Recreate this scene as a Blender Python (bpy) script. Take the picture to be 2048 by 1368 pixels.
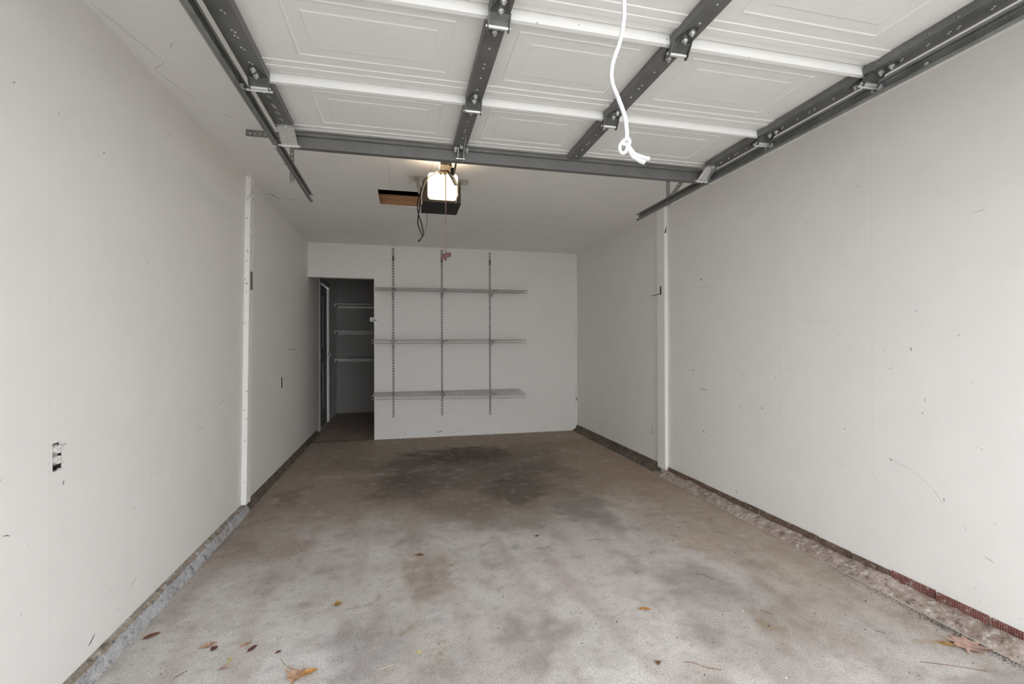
import bpy, bmesh, math, random
from mathutils import Vector, Matrix, noise
for o in list(bpy.data.objects): bpy.data.objects.remove(o)
SC = bpy.context.scene
COL = SC.collection
R = math.radians

# ------------------------------------------------------------------ camera
CAMZ = 1.1815
cd = bpy.data.cameras.new('camera'); cam = bpy.data.objects.new('camera', cd); COL.objects.link(cam)
cd.sensor_width = 36.0; cd.lens = 936.4 / 2048 * 36.0; cd.clip_start = 0.02
yaw, pit, rol = R(13.1876), R(0.181), R(0.1657)
fw = Vector((math.sin(yaw) * math.cos(pit), math.cos(yaw) * math.cos(pit), math.sin(pit)))
rt0 = Vector((math.cos(yaw), -math.sin(yaw), 0)); up0 = rt0.cross(fw)
rt = rt0 * math.cos(rol) - up0 * math.sin(rol)
up = rt0 * math.sin(rol) + up0 * math.cos(rol)
cam.matrix_world = Matrix(((rt.x, up.x, -fw.x, 0), (rt.y, up.y, -fw.y, 0), (rt.z, up.z, -fw.z, CAMZ), (0, 0, 0, 1)))
SC.camera = cam

# ------------------------------------------------------------------ sky and exposure
w = bpy.data.worlds.new('overcast_sky'); SC.world = w; w.use_nodes = True
w.node_tree.nodes['Background'].inputs['Color'].default_value = (0.93, 0.96, 1.0, 1)
w.node_tree.nodes['Background'].inputs['Strength'].default_value = 6.6
vs = SC.view_settings
vs.view_transform = 'Standard'; vs.look = 'None'; vs.gamma = 1.0; vs.exposure = 0.0; vs.use_curve_mapping = False
SC.cycles.max_bounces = 8; SC.cycles.diffuse_bounces = 7; SC.cycles.glossy_bounces = 3; w.cycles.sampling_method = 'NONE'
SC.cycles.caustics_reflective = False; SC.cycles.caustics_refractive = False
SC.cycles.sample_clamp_indirect = 6.0; SC.cycles.adaptive_threshold = 0.03

# ------------------------------------------------------------------ room measures (metres)
XL, XR, YB, ZC = -1.098, 2.319, 6.003, 2.4015
YF = -0.06          # inner face of the front wall
HX, HY = 0.35, 8.5  # hall behind the back wall: right side and far end

# ------------------------------------------------------------------ mesh helpers
class MB:
    def __init__(s): s.v = []; s.f = []
    def add(s, vs_, fs):
        o = len(s.v); s.v += [tuple(p) for p in vs_]; s.f += [tuple(i + o for i in q) for q in fs]; return s
    def box(s, x0, x1, y0, y1, z0, z1):
        return s.add([(x0,y0,z0),(x1,y0,z0),(x1,y1,z0),(x0,y1,z0),(x0,y0,z1),(x1,y0,z1),(x1,y1,z1),(x0,y1,z1)],
                     [(0,3,2,1),(4,5,6,7),(0,1,5,4),(1,2,6,5),(2,3,7,6),(3,0,4,7)])
    def prism(s, pts, a, b, ax='X', closed=True):
        n = len(pts)
        def P(t, u, v): return (t,u,v) if ax == 'X' else ((u,t,v) if ax == 'Y' else (u,v,t))
        vs_ = [P(a,*q) for q in pts] + [P(b,*q) for q in pts]
        fs = [(i,(i+1)%n,n+(i+1)%n,n+i) for i in range(n)]
        fs += [tuple(range(n-1,-1,-1)), tuple(range(n,2*n))]
        return s.add(vs_, fs)
    def sweep(s, pts, ax='Y', a=0, b=1, th=0.0018):
        """thin folded sheet: open polyline pts given thickness and extruded"""
        n = len(pts); L = []; Rr = []
        for i, p in enumerate(pts):
            p = Vector(p)
            d = Vector(pts[min(i+1,n-1)]) - Vector(pts[max(i-1,0)]); d.normalize()
            q = Vector((-d.y, d.x)) * th * .5
            L.append(tuple(p + q)); Rr.append(tuple(p - q))
        return s.prism(L + Rr[::-1], a, b, ax)
    def tube(s, path, r, n=8, cap=True):
        path = [Vector(p) for p in path]; m = len(path); vs_ = []; fs = []
        rr = r if isinstance(r, (list, tuple)) else [r] * m
        prev = None
        for i, p in enumerate(path):
            d = (path[min(i+1,m-1)] - path[max(i-1,0)]).normalized()
            if prev is None:
                a = d.orthogonal().normalized()
            else:
                a = prev - d * prev.dot(d)
                a = a.normalized() if a.length > 1e-6 else d.orthogonal().normalized()
            prev = a; b = d.cross(a)
            for k in range(n):
                t = 2*math.pi*k/n
                vs_.append(p + (a*math.cos(t) + b*math.sin(t)) * rr[i])
        for i in range(m-1):
            for k in range(n):
                fs.append((i*n+k, i*n+(k+1)%n, (i+1)*n+(k+1)%n, (i+1)*n+k))
        if cap: fs += [tuple(range(n-1,-1,-1)), tuple(range((m-1)*n, m*n))]
        return s.add(vs_, fs)
    def cyl(s, a, b, r, n=12): return s.tube([a, b], r, n)
    def rod(s, a, b, h):
        """square bar a-b"""
        return s.tube([a, b], h, 4)

ORG = {}
def mesh(name, mb, mat, off=(0,0,0), smooth=False):
    me = bpy.data.meshes.new(name)
    me.from_pydata([(x-off[0], y-off[1], z-off[2]) for x, y, z in mb.v], [], mb.f)
    bm = bmesh.new(); bm.from_mesh(me); bmesh.ops.recalc_face_normals(bm, faces=bm.faces); bm.to_mesh(me); bm.free()
    if smooth:
        for p in me.polygons: p.use_smooth = True
        try: me.set_sharp_from_angle(angle=R(40))
        except Exception: pass
    if mat: me.materials.append(mat)
    return me
def thing(name, label, cat, loc, group=None):
    o = bpy.data.objects.new(name, None); COL.objects.link(o); o.location = loc; o.empty_display_size = .05
    o['label'] = label; o['category'] = cat
    if group: o['group'] = group
    ORG[o.name] = Vector(loc); return o
def top(name, mb, mat, label, cat, loc, group=None, smooth=False):
    o = bpy.data.objects.new(name, mesh(name, mb, mat, loc, smooth)); COL.objects.link(o); o.location = loc
    o['label'] = label; o['category'] = cat
    if group: o['group'] = group
    ORG[o.name] = Vector(loc); return o
def struct(name, mb, mat, smooth=False, label=None):
    o = bpy.data.objects.new(name, mesh(name, mb, mat, (0,0,0), smooth)); COL.objects.link(o)
    o['kind'] = 'structure'
    if label: o['label'] = label
    ORG[o.name] = Vector((0,0,0)); return o
def part(name, mb, mat, parent, smooth=False, label=None, kind=None):
    off = ORG[parent.name]
    o = bpy.data.objects.new(name, mesh(name, mb, mat, off, smooth)); COL.objects.link(o); o.parent = parent
    if label: o['label'] = label
    if kind: o['kind'] = kind
    ORG[o.name] = off; return o
def inst(name, me, parent, loc, rot=(0,0,0), label=None):
    o = bpy.data.objects.new(name, me); COL.objects.link(o); o.parent = parent
    o.location = Vector(loc) - ORG[parent.name]; o.rotation_euler = rot
    if label: o['label'] = label
    ORG[o.name] = Vector(loc); return o
def bevel(o, wdt=.004, seg=2):
    m = o.modifiers.new('bevel', 'BEVEL'); m.width = wdt; m.segments = seg; m.limit_method = 'ANGLE'; return o
def arc(c, r, a0, a1, n): return [(c[0]+r*math.cos(a0+(a1-a0)*i/n), c[1]+r*math.sin(a0+(a1-a0)*i/n)) for i in range(n+1)]
def spline(pts, n=8):
    P = [Vector(p) for p in pts]; P = [P[0]*2-P[1]] + P + [P[-1]*2-P[-2]]; out = []
    for i in range(1, len(P)-2):
        for k in range(n):
            t = k/n; a,b,c,d = P[i-1:i+3]
            out.append(.5*((2*b)+(c-a)*t+(2*a-5*b+4*c-d)*t*t+(3*b-a-3*c+d)*t**3))
    out.append(P[-2]); return out

# ------------------------------------------------------------------ material helpers
class NT:
    def __init__(s, name):
        s.mat = bpy.data.materials.new(name); s.mat.use_nodes = True
        s.t = s.mat.node_tree; s.b = s.t.nodes['Principled BSDF']
        s.geo = s.t.nodes.new('ShaderNodeNewGeometry')
        s.pos = s.geo.outputs['Position']
    def n(s, ty): return s.t.nodes.new(ty)
    def put(s, sock, v):
        if hasattr(v, 'is_linked') or hasattr(v, 'links'): s.t.links.new(v, sock)
        else: sock.default_value = v
    def m(s, op, a, b=0.0, c=None, clamp=False):
        x = s.n('ShaderNodeMath'); x.operation = op; x.use_clamp = clamp
        s.put(x.inputs[0], a); s.put(x.inputs[1], b)
        if c is not None: s.put(x.inputs[2], c)
        return x.outputs[0]
    def vm(s, op, a, b=None, sc=None):
        x = s.n('ShaderNodeVectorMath'); x.operation = op; s.put(x.inputs[0], a)
        if b is not None: s.put(x.inputs[1], b)
        if sc is not None: s.put(x.inputs['Scale'], sc)
        return x.outputs['Value'] if op in ('LENGTH','DOT_PRODUCT','DISTANCE') else x.outputs[0]
    def noise(s, scale, det=4, rough=.55, vec=None, dist=0.0, col=False):
        x = s.n('ShaderNodeTexNoise'); x.inputs['Scale'].default_value = scale; x.inputs['Detail'].default_value = det
        x.inputs['Roughness'].default_value = rough; x.inputs['Distortion'].default_value = dist
        s.put(x.inputs['Vector'], s.pos if vec is None else vec)
        return x.outputs['Color' if col else 'Fac']
    def ramp(s, v, a, b, lo=0.0, hi=1.0, smooth=True):
        x = s.n('ShaderNodeMapRange'); x.interpolation_type = 'SMOOTHSTEP' if smooth else 'LINEAR'
        s.put(x.inputs['Value'], v); x.inputs['From Min'].default_value = a; x.inputs['From Max'].default_value = b
        x.inputs['To Min'].default_value = lo; x.inputs['To Max'].default_value = hi
        return x.outputs[0]
    def mix(s, f, a, b, mode='MIX'):
        x = s.n('ShaderNodeMix'); x.data_type = 'RGBA'; x.blend_type = mode
        def c(v): return (*v, 1) if isinstance(v, tuple) and len(v) == 3 else v
        s.put(x.inputs[0], f); s.put(x.inputs[6], c(a)); s.put(x.inputs[7], c(b)); return x.outputs[2]
    def map(s, sc, vec=None, loc=(0,0,0)):
        x = s.n('ShaderNodeMapping'); x.inputs['Scale'].default_value = sc; x.inputs['Location'].default_value = loc
        s.put(x.inputs['Vector'], s.pos if vec is None else vec); return x.outputs[0]
    def ell(s, P, cx, cy, rx, ry, soft=.5):
        d = s.vm('LENGTH', s.vm('DIVIDE', s.vm('SUBTRACT', P, (cx,cy,0)), (rx,ry,1)))
        return s.ramp(d, 1.0, 1.0-soft)
    def seg(s, P, a, b, wd):
        A = Vector((*a,0)); B = Vector((*b,0)); ba = B-A
        pa = s.vm('SUBTRACT', P, tuple(A))
        h = s.m('DIVIDE', s.vm('DOT_PRODUCT', pa, tuple(ba)), max(ba.dot(ba),1e-9), clamp=True)
        d = s.vm('LENGTH', s.vm('SUBTRACT', pa, s.vm('SCALE', tuple(ba), sc=h)))
        return s.ramp(d, wd, wd*.35)
    def maxs(s, L):
        r = L[0]
        for q in L[1:]: r = s.m('MAXIMUM', r, q)
        return r
    def bump(s, h, dist=.002, st=.5):
        x = s.n('ShaderNodeBump'); x.inputs['Distance'].default_value = dist; x.inputs['Strength'].default_value = st
        s.put(x.inputs['Height'], h); s.t.links.new(x.outputs[0], s.b.inputs['Normal'])
    def out(s, col, rough=.7, metal=0.0, spec=.5):
        if isinstance(col, tuple): col = (*col[:3], 1)
        s.put(s.b.inputs['Base Color'], col); s.put(s.b.inputs['Roughness'], rough); s.b.inputs['Metallic'].default_value = metal
        s.b.inputs['Specular IOR Level'].default_value = spec
        return s.mat
    def swiz(s, a, b):
        x = s.n('ShaderNodeSeparateXYZ'); s.put(x.inputs[0], s.pos); y = s.n('ShaderNodeCombineXYZ')
        s.t.links.new(x.outputs[a], y.inputs[0]); s.t.links.new(x.outputs[b], y.inputs[1]); return y.outputs[0]
    def specks(s, vec, scale, r, dens):
        v = s.n('ShaderNodeTexVoronoi'); v.inputs['Scale'].default_value = scale; s.put(v.inputs['Vector'], vec)
        sp = s.n('ShaderNodeSeparateColor'); s.t.links.new(v.outputs['Color'], sp.inputs[0])
        keep = s.m('LESS_THAN', sp.outputs[0], dens)
        rad = s.m('MULTIPLY', s.m('ADD', sp.outputs[1], .3), r)
        return s.m('MULTIPLY', keep, s.m('LESS_THAN', v.outputs['Distance'], rad))

def simple(name, col, rough=.6, metal=0.0, var=.08, scale=20, bump=0.0, spec=.5):
    t = NT(name); f = t.noise(scale, 5)
    c2 = tuple(max(0, c*(1-var*2.2)) for c in col); c1 = tuple(min(1, c*(1+var*.6)) for c in col)
    m = t.out(t.mix(t.ramp(f,.3,.7), c2, c1), rough, metal, spec)
    return m

# painted drywall -----------------------------------------------------------
MARKS = {}
def wall_mat(name, axes, segs, seams, base=(.80,.785,.755), dens=.05):
    t = NT(name); f = t.noise(4, 4, .7)
    MARKS[name] = (axes, segs, seams)
    return t.out(t.mix(t.ramp(f,.25,.75), tuple(x*.965 for x in base), base), .62, 0, .3)

M = {}
M['wall_r'] = wall_mat('painted_drywall_right', (1,2), [
    ((1.815,.616),(1.69,.576),.004,.45), ((1.69,.576),(1.62,.526),.004,.45), ((1.62,.526),(1.572,.46),.004,.4),
    ((1.576,.495),(1.572,.482),.008,.95), ((1.472,1.013),(1.462,1.012),.006,.5), ((3.30,1.694),(3.272,1.688),.012,.95),
    ((3.42,1.63),(3.02,1.612),.004,.4), ((1.69,1.328),(1.68,1.326),.007,.8), ((1.71,1.16),(1.706,1.14),.006,.6),
    ((1.46,1.72),(1.42,1.725),.007,.35), ((2.655,.75),(2.635,.742),.009,.6), ((1.42,.30),(1.39,.292),.007,.4), ((1.43,.305),(1.40,.297),.006,.4),
    ((4.06,.42),(4.02,.31),.008,.75), ((4.02,.31),(4.10,.335),.008,.7), ((4.10,.335),(4.22,.36),.006,.5), ((4.22,.36),(4.34,.31),.006,.45),
    ((5.2,.23),(5.17,.21),.012,.6), ((3.41,.96),(3.38,.955),.01,.6), ((3.3,.82),(3.22,.81),.007,.6), ((3.27,.49),(3.25,.47),.014,.7),
    ((3.36,.36),(3.30,.30),.008,.5), ((1.81,.61),(1.80,.605),.01,.7), ((5.4,2.24),(5.05,2.27),.008,.5), ((1.40,.455),(1.385,.448),.006,.5),
    ((1.50,.40),(1.49,.385),.006,.5), ((2.9,.13),(2.88,.12),.01,.6), ((2.05,.72),(2.045,.715),.008,.6)],
    [((3.04,0.06),(3.04,1.2)), ((2.489,.06),(2.489,1.2)), ((1.895,.5),(1.895,2.4)), ((2.49,1.303),(1.9,1.302)), ((6,1.299),(3.9,1.301)), ((5.2,.1),(5.2,.7))], dens=.06)
M['wall_l'] = wall_mat('painted_drywall_left', (1,2), [
    ((2.02,.125),(1.985,.10),.009,.6), ((2.39,1.545),(2.375,1.535),.009,.5), ((2.08,1.91),(2.07,1.905),.008,.6),
    ((3.30,.83),(3.22,.815),.009,.5), ((3.35,.70),(3.28,.69),.008,.4), ((1.86,.73),(1.857,.715),.006,.6), ((1.66,1.95),(1.65,1.94),.01,.4),
    ((2.97,.72),(2.90,.70),.007,.35), ((2.62,.55),(2.60,.545),.007,.5), ((2.30,.20),(2.24,.17),.01,.3),
    ((1.84,1.95),(1.83,1.93),.008,.5), ((2.60,2.2),(2.58,2.2),.008,.5),
    ((5.35,1.12),(4.95,1.13),.02,.16), ((5.45,1.06),(5.35,1.08),.03,.25), ((3.30,1.9),(3.28,1.88),.01,.5), ((4.9,.35),(4.86,.33),.012,.5)],
    [((1.795,.1),(1.795,2.4)), ((2.335,.06),(2.335,1.2)), ((2.9,.06),(2.9,1.2)), ((5.45,.2),(5.45,1.3))])
M['wall_b'] = wall_mat('painted_drywall_back', (0,2), [
    ((.955,.14),(.96,.137),.016,.9), ((1.00,.152),(1.012,.148),.014,.9), ((1.03,.11),(1.035,.10),.012,.8), ((.42,.06),(.50,.065),.014,.7),
    ((.73,.06),(.75,.055),.014,.6), ((.62,.055),(.64,.05),.012,.6), ((.02,.06),(.04,.055),.016,.6), ((1.45,.13),(1.47,.12),.016,.5), ((1.85,.06),(1.87,.05),.016,.5),
    ((2.28,1.5),(2.28,1.2),.01,.4), ((2.30,.7),(2.29,.3),.012,.5), ((2.31,.45),(2.305,.40),.02,.7), ((1.85,1.55),(1.87,1.52),.012,.5),
    ((.46,.42),(.43,.33),.007,.35), ((.43,.33),(.49,.285),.007,.35), ((.49,.285),(.57,.31),.008,.4), ((.57,.31),(.68,.345),.007,.35),
    ((1.0,2.31),(1.10,2.29),.008,.3), ((.15,2.2),(.16,2.16),.01,.2), ((-.25,2.2),(-.05,2.25),.012,.15), ((-.28,1.30),(-.285,1.25),.01,.3)],
    [((-.10,0),(-.10,.26)), ((1.70,2.36),(1.70,1.9))], base=(.79,.775,.745))
M['ceil'] = wall_mat('painted_ceiling', (0,1), [
    ((-1.08,1.964),(-1.00,2.31),.005,.35), ((-1.0,2.31),(-1.07,2.38),.005,.35), ((-1.07,2.38),(-1.0,2.62),.005,.3), ((-.90,2.15),(-.93,2.2),.006,.5),
    ((-.086,3.2),(-.087,3.82),.004,.55), ((.204,3.1),(.2,3.4),.006,.55), ((-1.05,4.12),(-1.0,4.27),.014,.7), ((-.99,4.27),(-.6,4.262),.006,.25),
    ((-.93,4.27),(-.90,4.285),.014,.6), ((.66,4.285),(1.55,4.31),.005,.25), ((-.78,3.42),(-.765,3.47),.012,.6), ((-1.08,3.95),(-.95,3.99),.008,.3),
    ((-.86,3.02),(-.84,3.08),.006,.5), ((-.92,2.75),(-.88,2.8),.007,.3), ((.62,3.75),(.68,3.76),.008,.4), ((-.25,4.33),(-.23,4.4),.012,.2)],
    [((-1.09,4.27),(2.3,4.31))], base=(.87,.858,.835), dens=.03)
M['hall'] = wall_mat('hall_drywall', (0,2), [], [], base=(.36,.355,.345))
M['trim'] = wall_mat('white_trim_paint', (1,2), [], [], base=(.86,.85,.82), dens=.25)

# marks on painted walls: thin scuffs and board seams as real slivers of paint
def add_marks(wall, key, plane, sgn, seed):
    axes, segs, seams = MARKS[key]; random.seed(seed)
    ax = [0,1,2]; na = [q for q in ax if q not in axes][0]
    def P3(u, v, d):
        p = [0,0,0]; p[axes[0]] = u; p[axes[1]] = v; p[na] = plane+sgn*d; return tuple(p)
    def sliver(mb, a, b, wd, jag=True):
        a = Vector(a); b = Vector(b); d = b-a; L = max(d.length,1e-4); d /= L; n = Vector((-d.y,d.x)); k = max(2, min(7, int(L/.03)+2)) if jag else 1
        tp = []; bt = []
        for i in range(k+1):
            t = i/k; w_ = wd*(.5 if not jag else .5*math.sin(math.pi*(.12+.76*t))*random.uniform(.55,1.0)); c = a+d*L*t+(n*random.uniform(-1,1)*min(.006,wd*.6) if jag and 0<i<k else Vector((0,0)))
            tp.append(c+n*w_); bt.append(c-n*w_)
        ring = tp+bt[::-1]; m = len(ring); h = .0005 if jag else .0001
        V = [P3(p.x,p.y,-.0003) for p in ring]+[P3(p.x,p.y,h) for p in ring]
        F = [(i,(i+1)%m,m+(i+1)%m,m+i) for i in range(m)]+[tuple(range(m,2*m)),tuple(range(m-1,-1,-1))]
        mb.add(V, F)
    dk, md, sm = MB(), MB(), MB()
    for a,b,wd,k in segs: sliver(dk if k >= .6 else md, a, b, wd*(.75 if k >= .6 else .5))
    R_ = {'painted_drywall_left':((1.3,5.9),(.12,2.3),120),'painted_drywall_right':((1.1,5.9),(.1,2.1),170),'painted_drywall_back':((-.3,2.3),(.03,2.35),70),'painted_ceiling':((-1.05,2.2),(1.6,5.8),40)}[key]
    for _ in range(R_[2]):
        uu = random.uniform(*R_[0]); vv = R_[1][0]+(R_[1][1]-R_[1][0])*random.random()**1.5; an = random.uniform(0,3.14); l = random.uniform(.003,.012); 
        if key == 'painted_ceiling' and hx0-.03 < uu < hx1+.03 and hy0-.03 < vv < hy1+.03: continue
        if random.random() < .2: l *= 2.5
        sliver(dk if random.random() < .25 else md, (uu,vv), (uu+l*math.cos(an),vv+l*math.sin(an)), random.uniform(.0018,.0042))
    for a,b in seams: sliver(sm, a, b, .004, False)
    part('scuff_marks', dk, M['scuff_d'], wall, kind='stuff', label='dark scuffs and nicks in the paint')
    part('scratches', md, M['scuff_m'], wall, kind='stuff', label='faint grey scratches in the paint')
    part('seam_lines', sm, M['seam'], wall, kind='stuff', label='faint board seams')
hx0,hx1,hy0,hy1 = -.188,.30,3.835,4.285   # torn hole in the ceiling
M['scuff_d'] = simple('dark_scuff', (.13,.12,.11), .8); M['scuff_m'] = simple('grey_scuff', (.47,.455,.43), .8); M['seam'] = simple('seam_shade', (.75,.735,.705), .7, 0, .02)

# concrete floor: stains are stored per vertex on a fine grid, the grain is procedural ------
import numpy as np
def stain_colors(x, y):
    """x,y arrays in metres -> linear rgb of the worn, oil-stained slab"""
    def fb(sc, off, oc=4, rough=.55):
        out = np.zeros_like(x); amp = 1.0; tot = 0
        for o in range(oc):
            f = sc*2**o
            out += amp*np.array([noise.noise(Vector((a*f+off, b*f-off*.7, off*1.3+o*5))) for a,b in zip(x,y)]); tot += amp; amp *= rough
        return out/tot
    n1 = fb(1.7, 3.1); n2 = fb(6.5, 7.7, 3); n4 = fb(2.6, 23.3, 4, .6); n5 = fb(4.5, 31.7, 4, .7); wx = fb(2.8, 11.3); wy = fb(2.8, 17.9)
    st = np.array([noise.noise(Vector((a*9, b*1.6, 4.4))) for a,b in zip(x,y)])
    ss = lambda v,a,b: (lambda t: t*t*(3-2*t))(np.clip((v-a)/(b-a),0,1))
    C = np.zeros((len(x),3))
    def lay(f, col): C[:] = C*(1-f[:,None])+np.array(col)[None,:]*f[:,None]
    lay(np.ones_like(x), (.50,.475,.45)); lay(ss(n1,-.25,.3), (.60,.58,.558)); lay(.55*ss(n2,.02,.4), (.42,.385,.36))
    n6 = fb(13, 41.1, 2); n7 = fb(13, 47.3, 2); X = x+.42*wx+.10*n2+.09*n6; Y = y+.42*wy+.10*n5+.09*n7; X2 = x+.24*wx+.10*n2; Y2 = y+.24*wy-.10*n2
    def ell(cx,cy,rx,ry,so,A=X,B=Y): return ss(np.sqrt(((A-cx)/rx)**2+((B-cy)/ry)**2), 1.0, 1.0-so)
    for cx,cy,rx,ry,k,col in PATCH_LIGHT: lay(k*ell(cx,cy,rx,ry,.9), col)
    lay(.88*ss(Y,2.75,3.7), (.30,.232,.178))
    lay(.6*ss(X,1.25,2.1)*ss(Y,1.0,2.4), (.42,.305,.22))
    lay(.5*ss(X,-.5,-1.0)*ss(Y,2.1,2.9), (.34,.275,.235))
    lay(.34*ss(st,-.05,.5), (.36,.29,.25)); lay(.30*ss(n4,.0,.45), (.34,.27,.225)); lay(.35*ss(n5,.08,.45), (.38,.35,.335)); lay(.30*ss(-n5,.1,.5), (.70,.68,.66))
    for cx,cy,rx,ry,k,so,col in PATCH_DARK: lay(k*ell(cx,cy,rx,ry,so), col)
    for cx,cy,rx,ry,k,so,col in PATCH_CRISP: lay(k*ell(cx,cy,rx,ry,so,X2,Y2), col)
    lay(.25*ss(n2,.05,.5), (.22,.185,.16)); lay(.22*ss(n6,.05,.5), (.26,.215,.185)); lay(.16*ss(n7,.1,.5), (.66,.64,.62))
    return np.clip(C*np.array([.96,.945,.93]),0,1)
PATCH_LIGHT = [(-.55,3.45,.36,.28,.45,(.58,.565,.55)),(-.30,2.95,.40,.32,.55,(.62,.60,.575)),(-.72,2.15,.5,.45,.75,(.66,.65,.635)),(-.6,1.75,.5,.35,.7,(.68,.675,.67)),(.75,2.3,.5,.4,.5,(.64,.60,.575)),(.95,1.45,.45,.32,.7,(.70,.675,.655)),(1.2,1.75,.35,.3,.5,(.66,.62,.59)),(1.4,1.3,.55,.28,.6,(.68,.645,.62)),(.35,2.05,.3,.25,.45,(.64,.625,.61)),(1.75,3.1,.3,.5,.2,(.55,.50,.45)),(1.0,2.25,.8,.7,.45,(.63,.565,.535)),(.75,2.75,.5,.25,.45,(.60,.56,.53))]
PATCH_DARK = [(.60,4.15,1.0,1.2,.65,.4,(.19,.148,.115)),(.74,4.92,1.05,.55,.85,.8,(.085,.066,.05)),(-.02,4.05,.42,.62,.6,.8,(.11,.083,.064)),(1.15,4.1,.45,.7,.55,.8,(.12,.092,.07)),(.35,4.5,1.05,.95,.50,.7,(.085,.066,.050)),(.6,5.0,.8,.4,.4,.8,(.06,.047,.036)),(.62,3.2,.8,.36,.45,.7,(.21,.17,.14)),(.35,3.62,.32,.2,.5,.8,(.33,.27,.225)),
    (1.30,3.15,.20,.75,.65,.8,(.20,.18,.165)),(1.3,2.1,.24,.42,.6,.8,(.27,.25,.235)),(1.62,1.85,.22,.3,.55,.9,(.26,.215,.18)),(1.28,1.62,.2,.25,.4,.9,(.34,.31,.29)),(-.10,1.80,.34,.50,.75,.85,(.35,.335,.335)),(.55,1.70,.20,.32,.75,.8,(.30,.265,.25)),(.35,1.60,.2,.2,.3,.9,(.40,.37,.35)),
    (.16,2.45,.12,.50,.7,.8,(.35,.27,.215)),(-.85,2.95,.28,.35,.5,.9,(.29,.235,.20)),(-.80,3.9,.12,.3,.55,.8,(.14,.11,.09)),(-.55,4.9,.5,.6,.5,.9,(.20,.165,.135)),(1.6,5.2,.6,.6,.5,.9,(.24,.165,.105)),(.75,2.05,.14,.12,.4,.8,(.36,.35,.34)),(1.45,4.6,.3,.5,.45,.9,(.15,.12,.095)),(1.75,2.5,.14,.5,.35,.9,(.42,.30,.19)),(-.95,3.3,.1,.5,.5,.9,(.20,.165,.14))]
PATCH_CRISP = [(.86,3.72,.31,.38,.65,.25,(.10,.078,.06)),(.86,3.98,.24,.05,.6,.4,(.06,.048,.04)),(.28,4.62,.2,.16,.4,.5,(.26,.225,.18)),(.55,4.28,.2,.12,.4,.5,(.27,.23,.19)),(.80,2.60,.05,.035,.6,.5,(.24,.21,.19)),(1.1,2.62,.04,.03,.5,.5,(.24,.21,.19)),(.62,2.62,.07,.05,.5,.5,(.28,.26,.24)),(.45,2.68,.05,.04,.45,.5,(.28,.26,.24)),(.04,1.95,.05,.03,.6,.5,(.30,.25,.16)),(1.53,1.73,.05,.045,.6,.5,(.33,.24,.15)),(2.06,1.35,.07,.03,.6,.5,(.40,.26,.10)),(-.19,2.31,.03,.07,.55,.5,(.28,.26,.25)),(-.24,2.26,.05,.02,.5,.5,(.28,.26,.25)),(.12,2.02,.05,.035,.5,.5,(.66,.66,.66)),(-.1,2.0,.07,.07,.4,.7,(.34,.30,.26))]
def floor_mat():
    t = NT('stained_concrete'); at = t.n('ShaderNodeAttribute'); at.attribute_name = 'stain'
    n3 = t.noise(150, 4, .8)
    gcol = t.n('ShaderNodeCombineColor'); g_ = t.ramp(n3,.30,.70,1.33,.62,False)
    for q in range(3): t.t.links.new(g_, gcol.inputs[q])
    n8 = t.noise(26, 5, .75)
    c = t.mix(t.ramp(n8,.48,.72,0,.42), at.outputs['Color'], (.24,.195,.165)); c = t.mix(t.ramp(n8,.44,.26,0,.30), c, (.66,.635,.61))
    c = t.mix(1.0, c, gcol.outputs[0], 'MULTIPLY')
    t.bump(n3, .002, .5)
    return t.out(c, .78, 0, .35)
M['floor'] = floor_mat()
def slab(name, x0, x1, y0, y1, z0, z1, step):
    nx = int((x1-x0)/step)+1; ny = int((y1-y0)/step)+1
    gx, gy = np.meshgrid(np.linspace(x0,x1,nx), np.linspace(y0,y1,ny)); X = gx.ravel(); Y = gy.ravel()
    V = [(a,b,z1) for a,b in zip(X,Y)]; F = [(j*nx+i,j*nx+i+1,(j+1)*nx+i+1,(j+1)*nx+i) for j in range(ny-1) for i in range(nx-1)]
    k = len(V); V += [(x0,y0,z0),(x1,y0,z0),(x1,y1,z0),(x0,y1,z0)]
    F += [(k+3,k+2,k+1,k), tuple([k,k+1]+list(range(nx-1,-1,-1))), tuple([k+2,k+3]+list(range((ny-1)*nx,ny*nx))), tuple([k+1,k+2]+[j*nx+nx-1 for j in range(ny-1,-1,-1)]), tuple([k+3,k]+[j*nx for j in range(ny)])]
    me = bpy.data.meshes.new(name); me.from_pydata(V, [], F)
    at = me.color_attributes.new('stain','FLOAT_COLOR','POINT'); C = np.ones((len(V),4)); C[:k,:3] = stain_colors(X,Y); C[k:,:3] = .3
    at.data.foreach_set('color', C.ravel()); me.materials.append(M['floor']); me.update()
    o = bpy.data.objects.new(name, me); COL.objects.link(o); o['kind'] = 'structure'; ORG[name] = Vector((0,0,0)); return o

def curb_mat(name, low, mid, pal):
    t = NT(name); a = t.noise(6, 6, .65); b = t.noise(28, 5, .7); d = t.noise(90, 3)
    c = t.mix(t.ramp(a,.35,.65), low, mid); c = t.mix(t.ramp(b,.5,.66,0,.8), c, pal)
    c = t.mix(t.ramp(b,.45,.34,0,.75), c, tuple(x*.35 for x in low)); c = t.mix(t.ramp(d,.55,.7,0,.5), c, (.08,.07,.06))
    t.bump(t.m('ADD', b, t.m('MULTIPLY', d, .4)), .006, .6)
    return t.out(c, .85, 0, .25)
M['curb_l'] = curb_mat('grey_painted_curb', (.34,.335,.34), (.44,.445,.46), (.55,.55,.55))
M['ledge_l'] = curb_mat('dirty_ledge', (.24,.20,.165), (.33,.285,.24), (.55,.53,.50))
M['curb_r'] = curb_mat('rough_mortar', (.27,.205,.17), (.43,.355,.31), (.60,.56,.53))
M['curb_dark'] = curb_mat('dark_dirty_plate', (.085,.07,.055), (.15,.12,.095), (.24,.20,.165))
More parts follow.
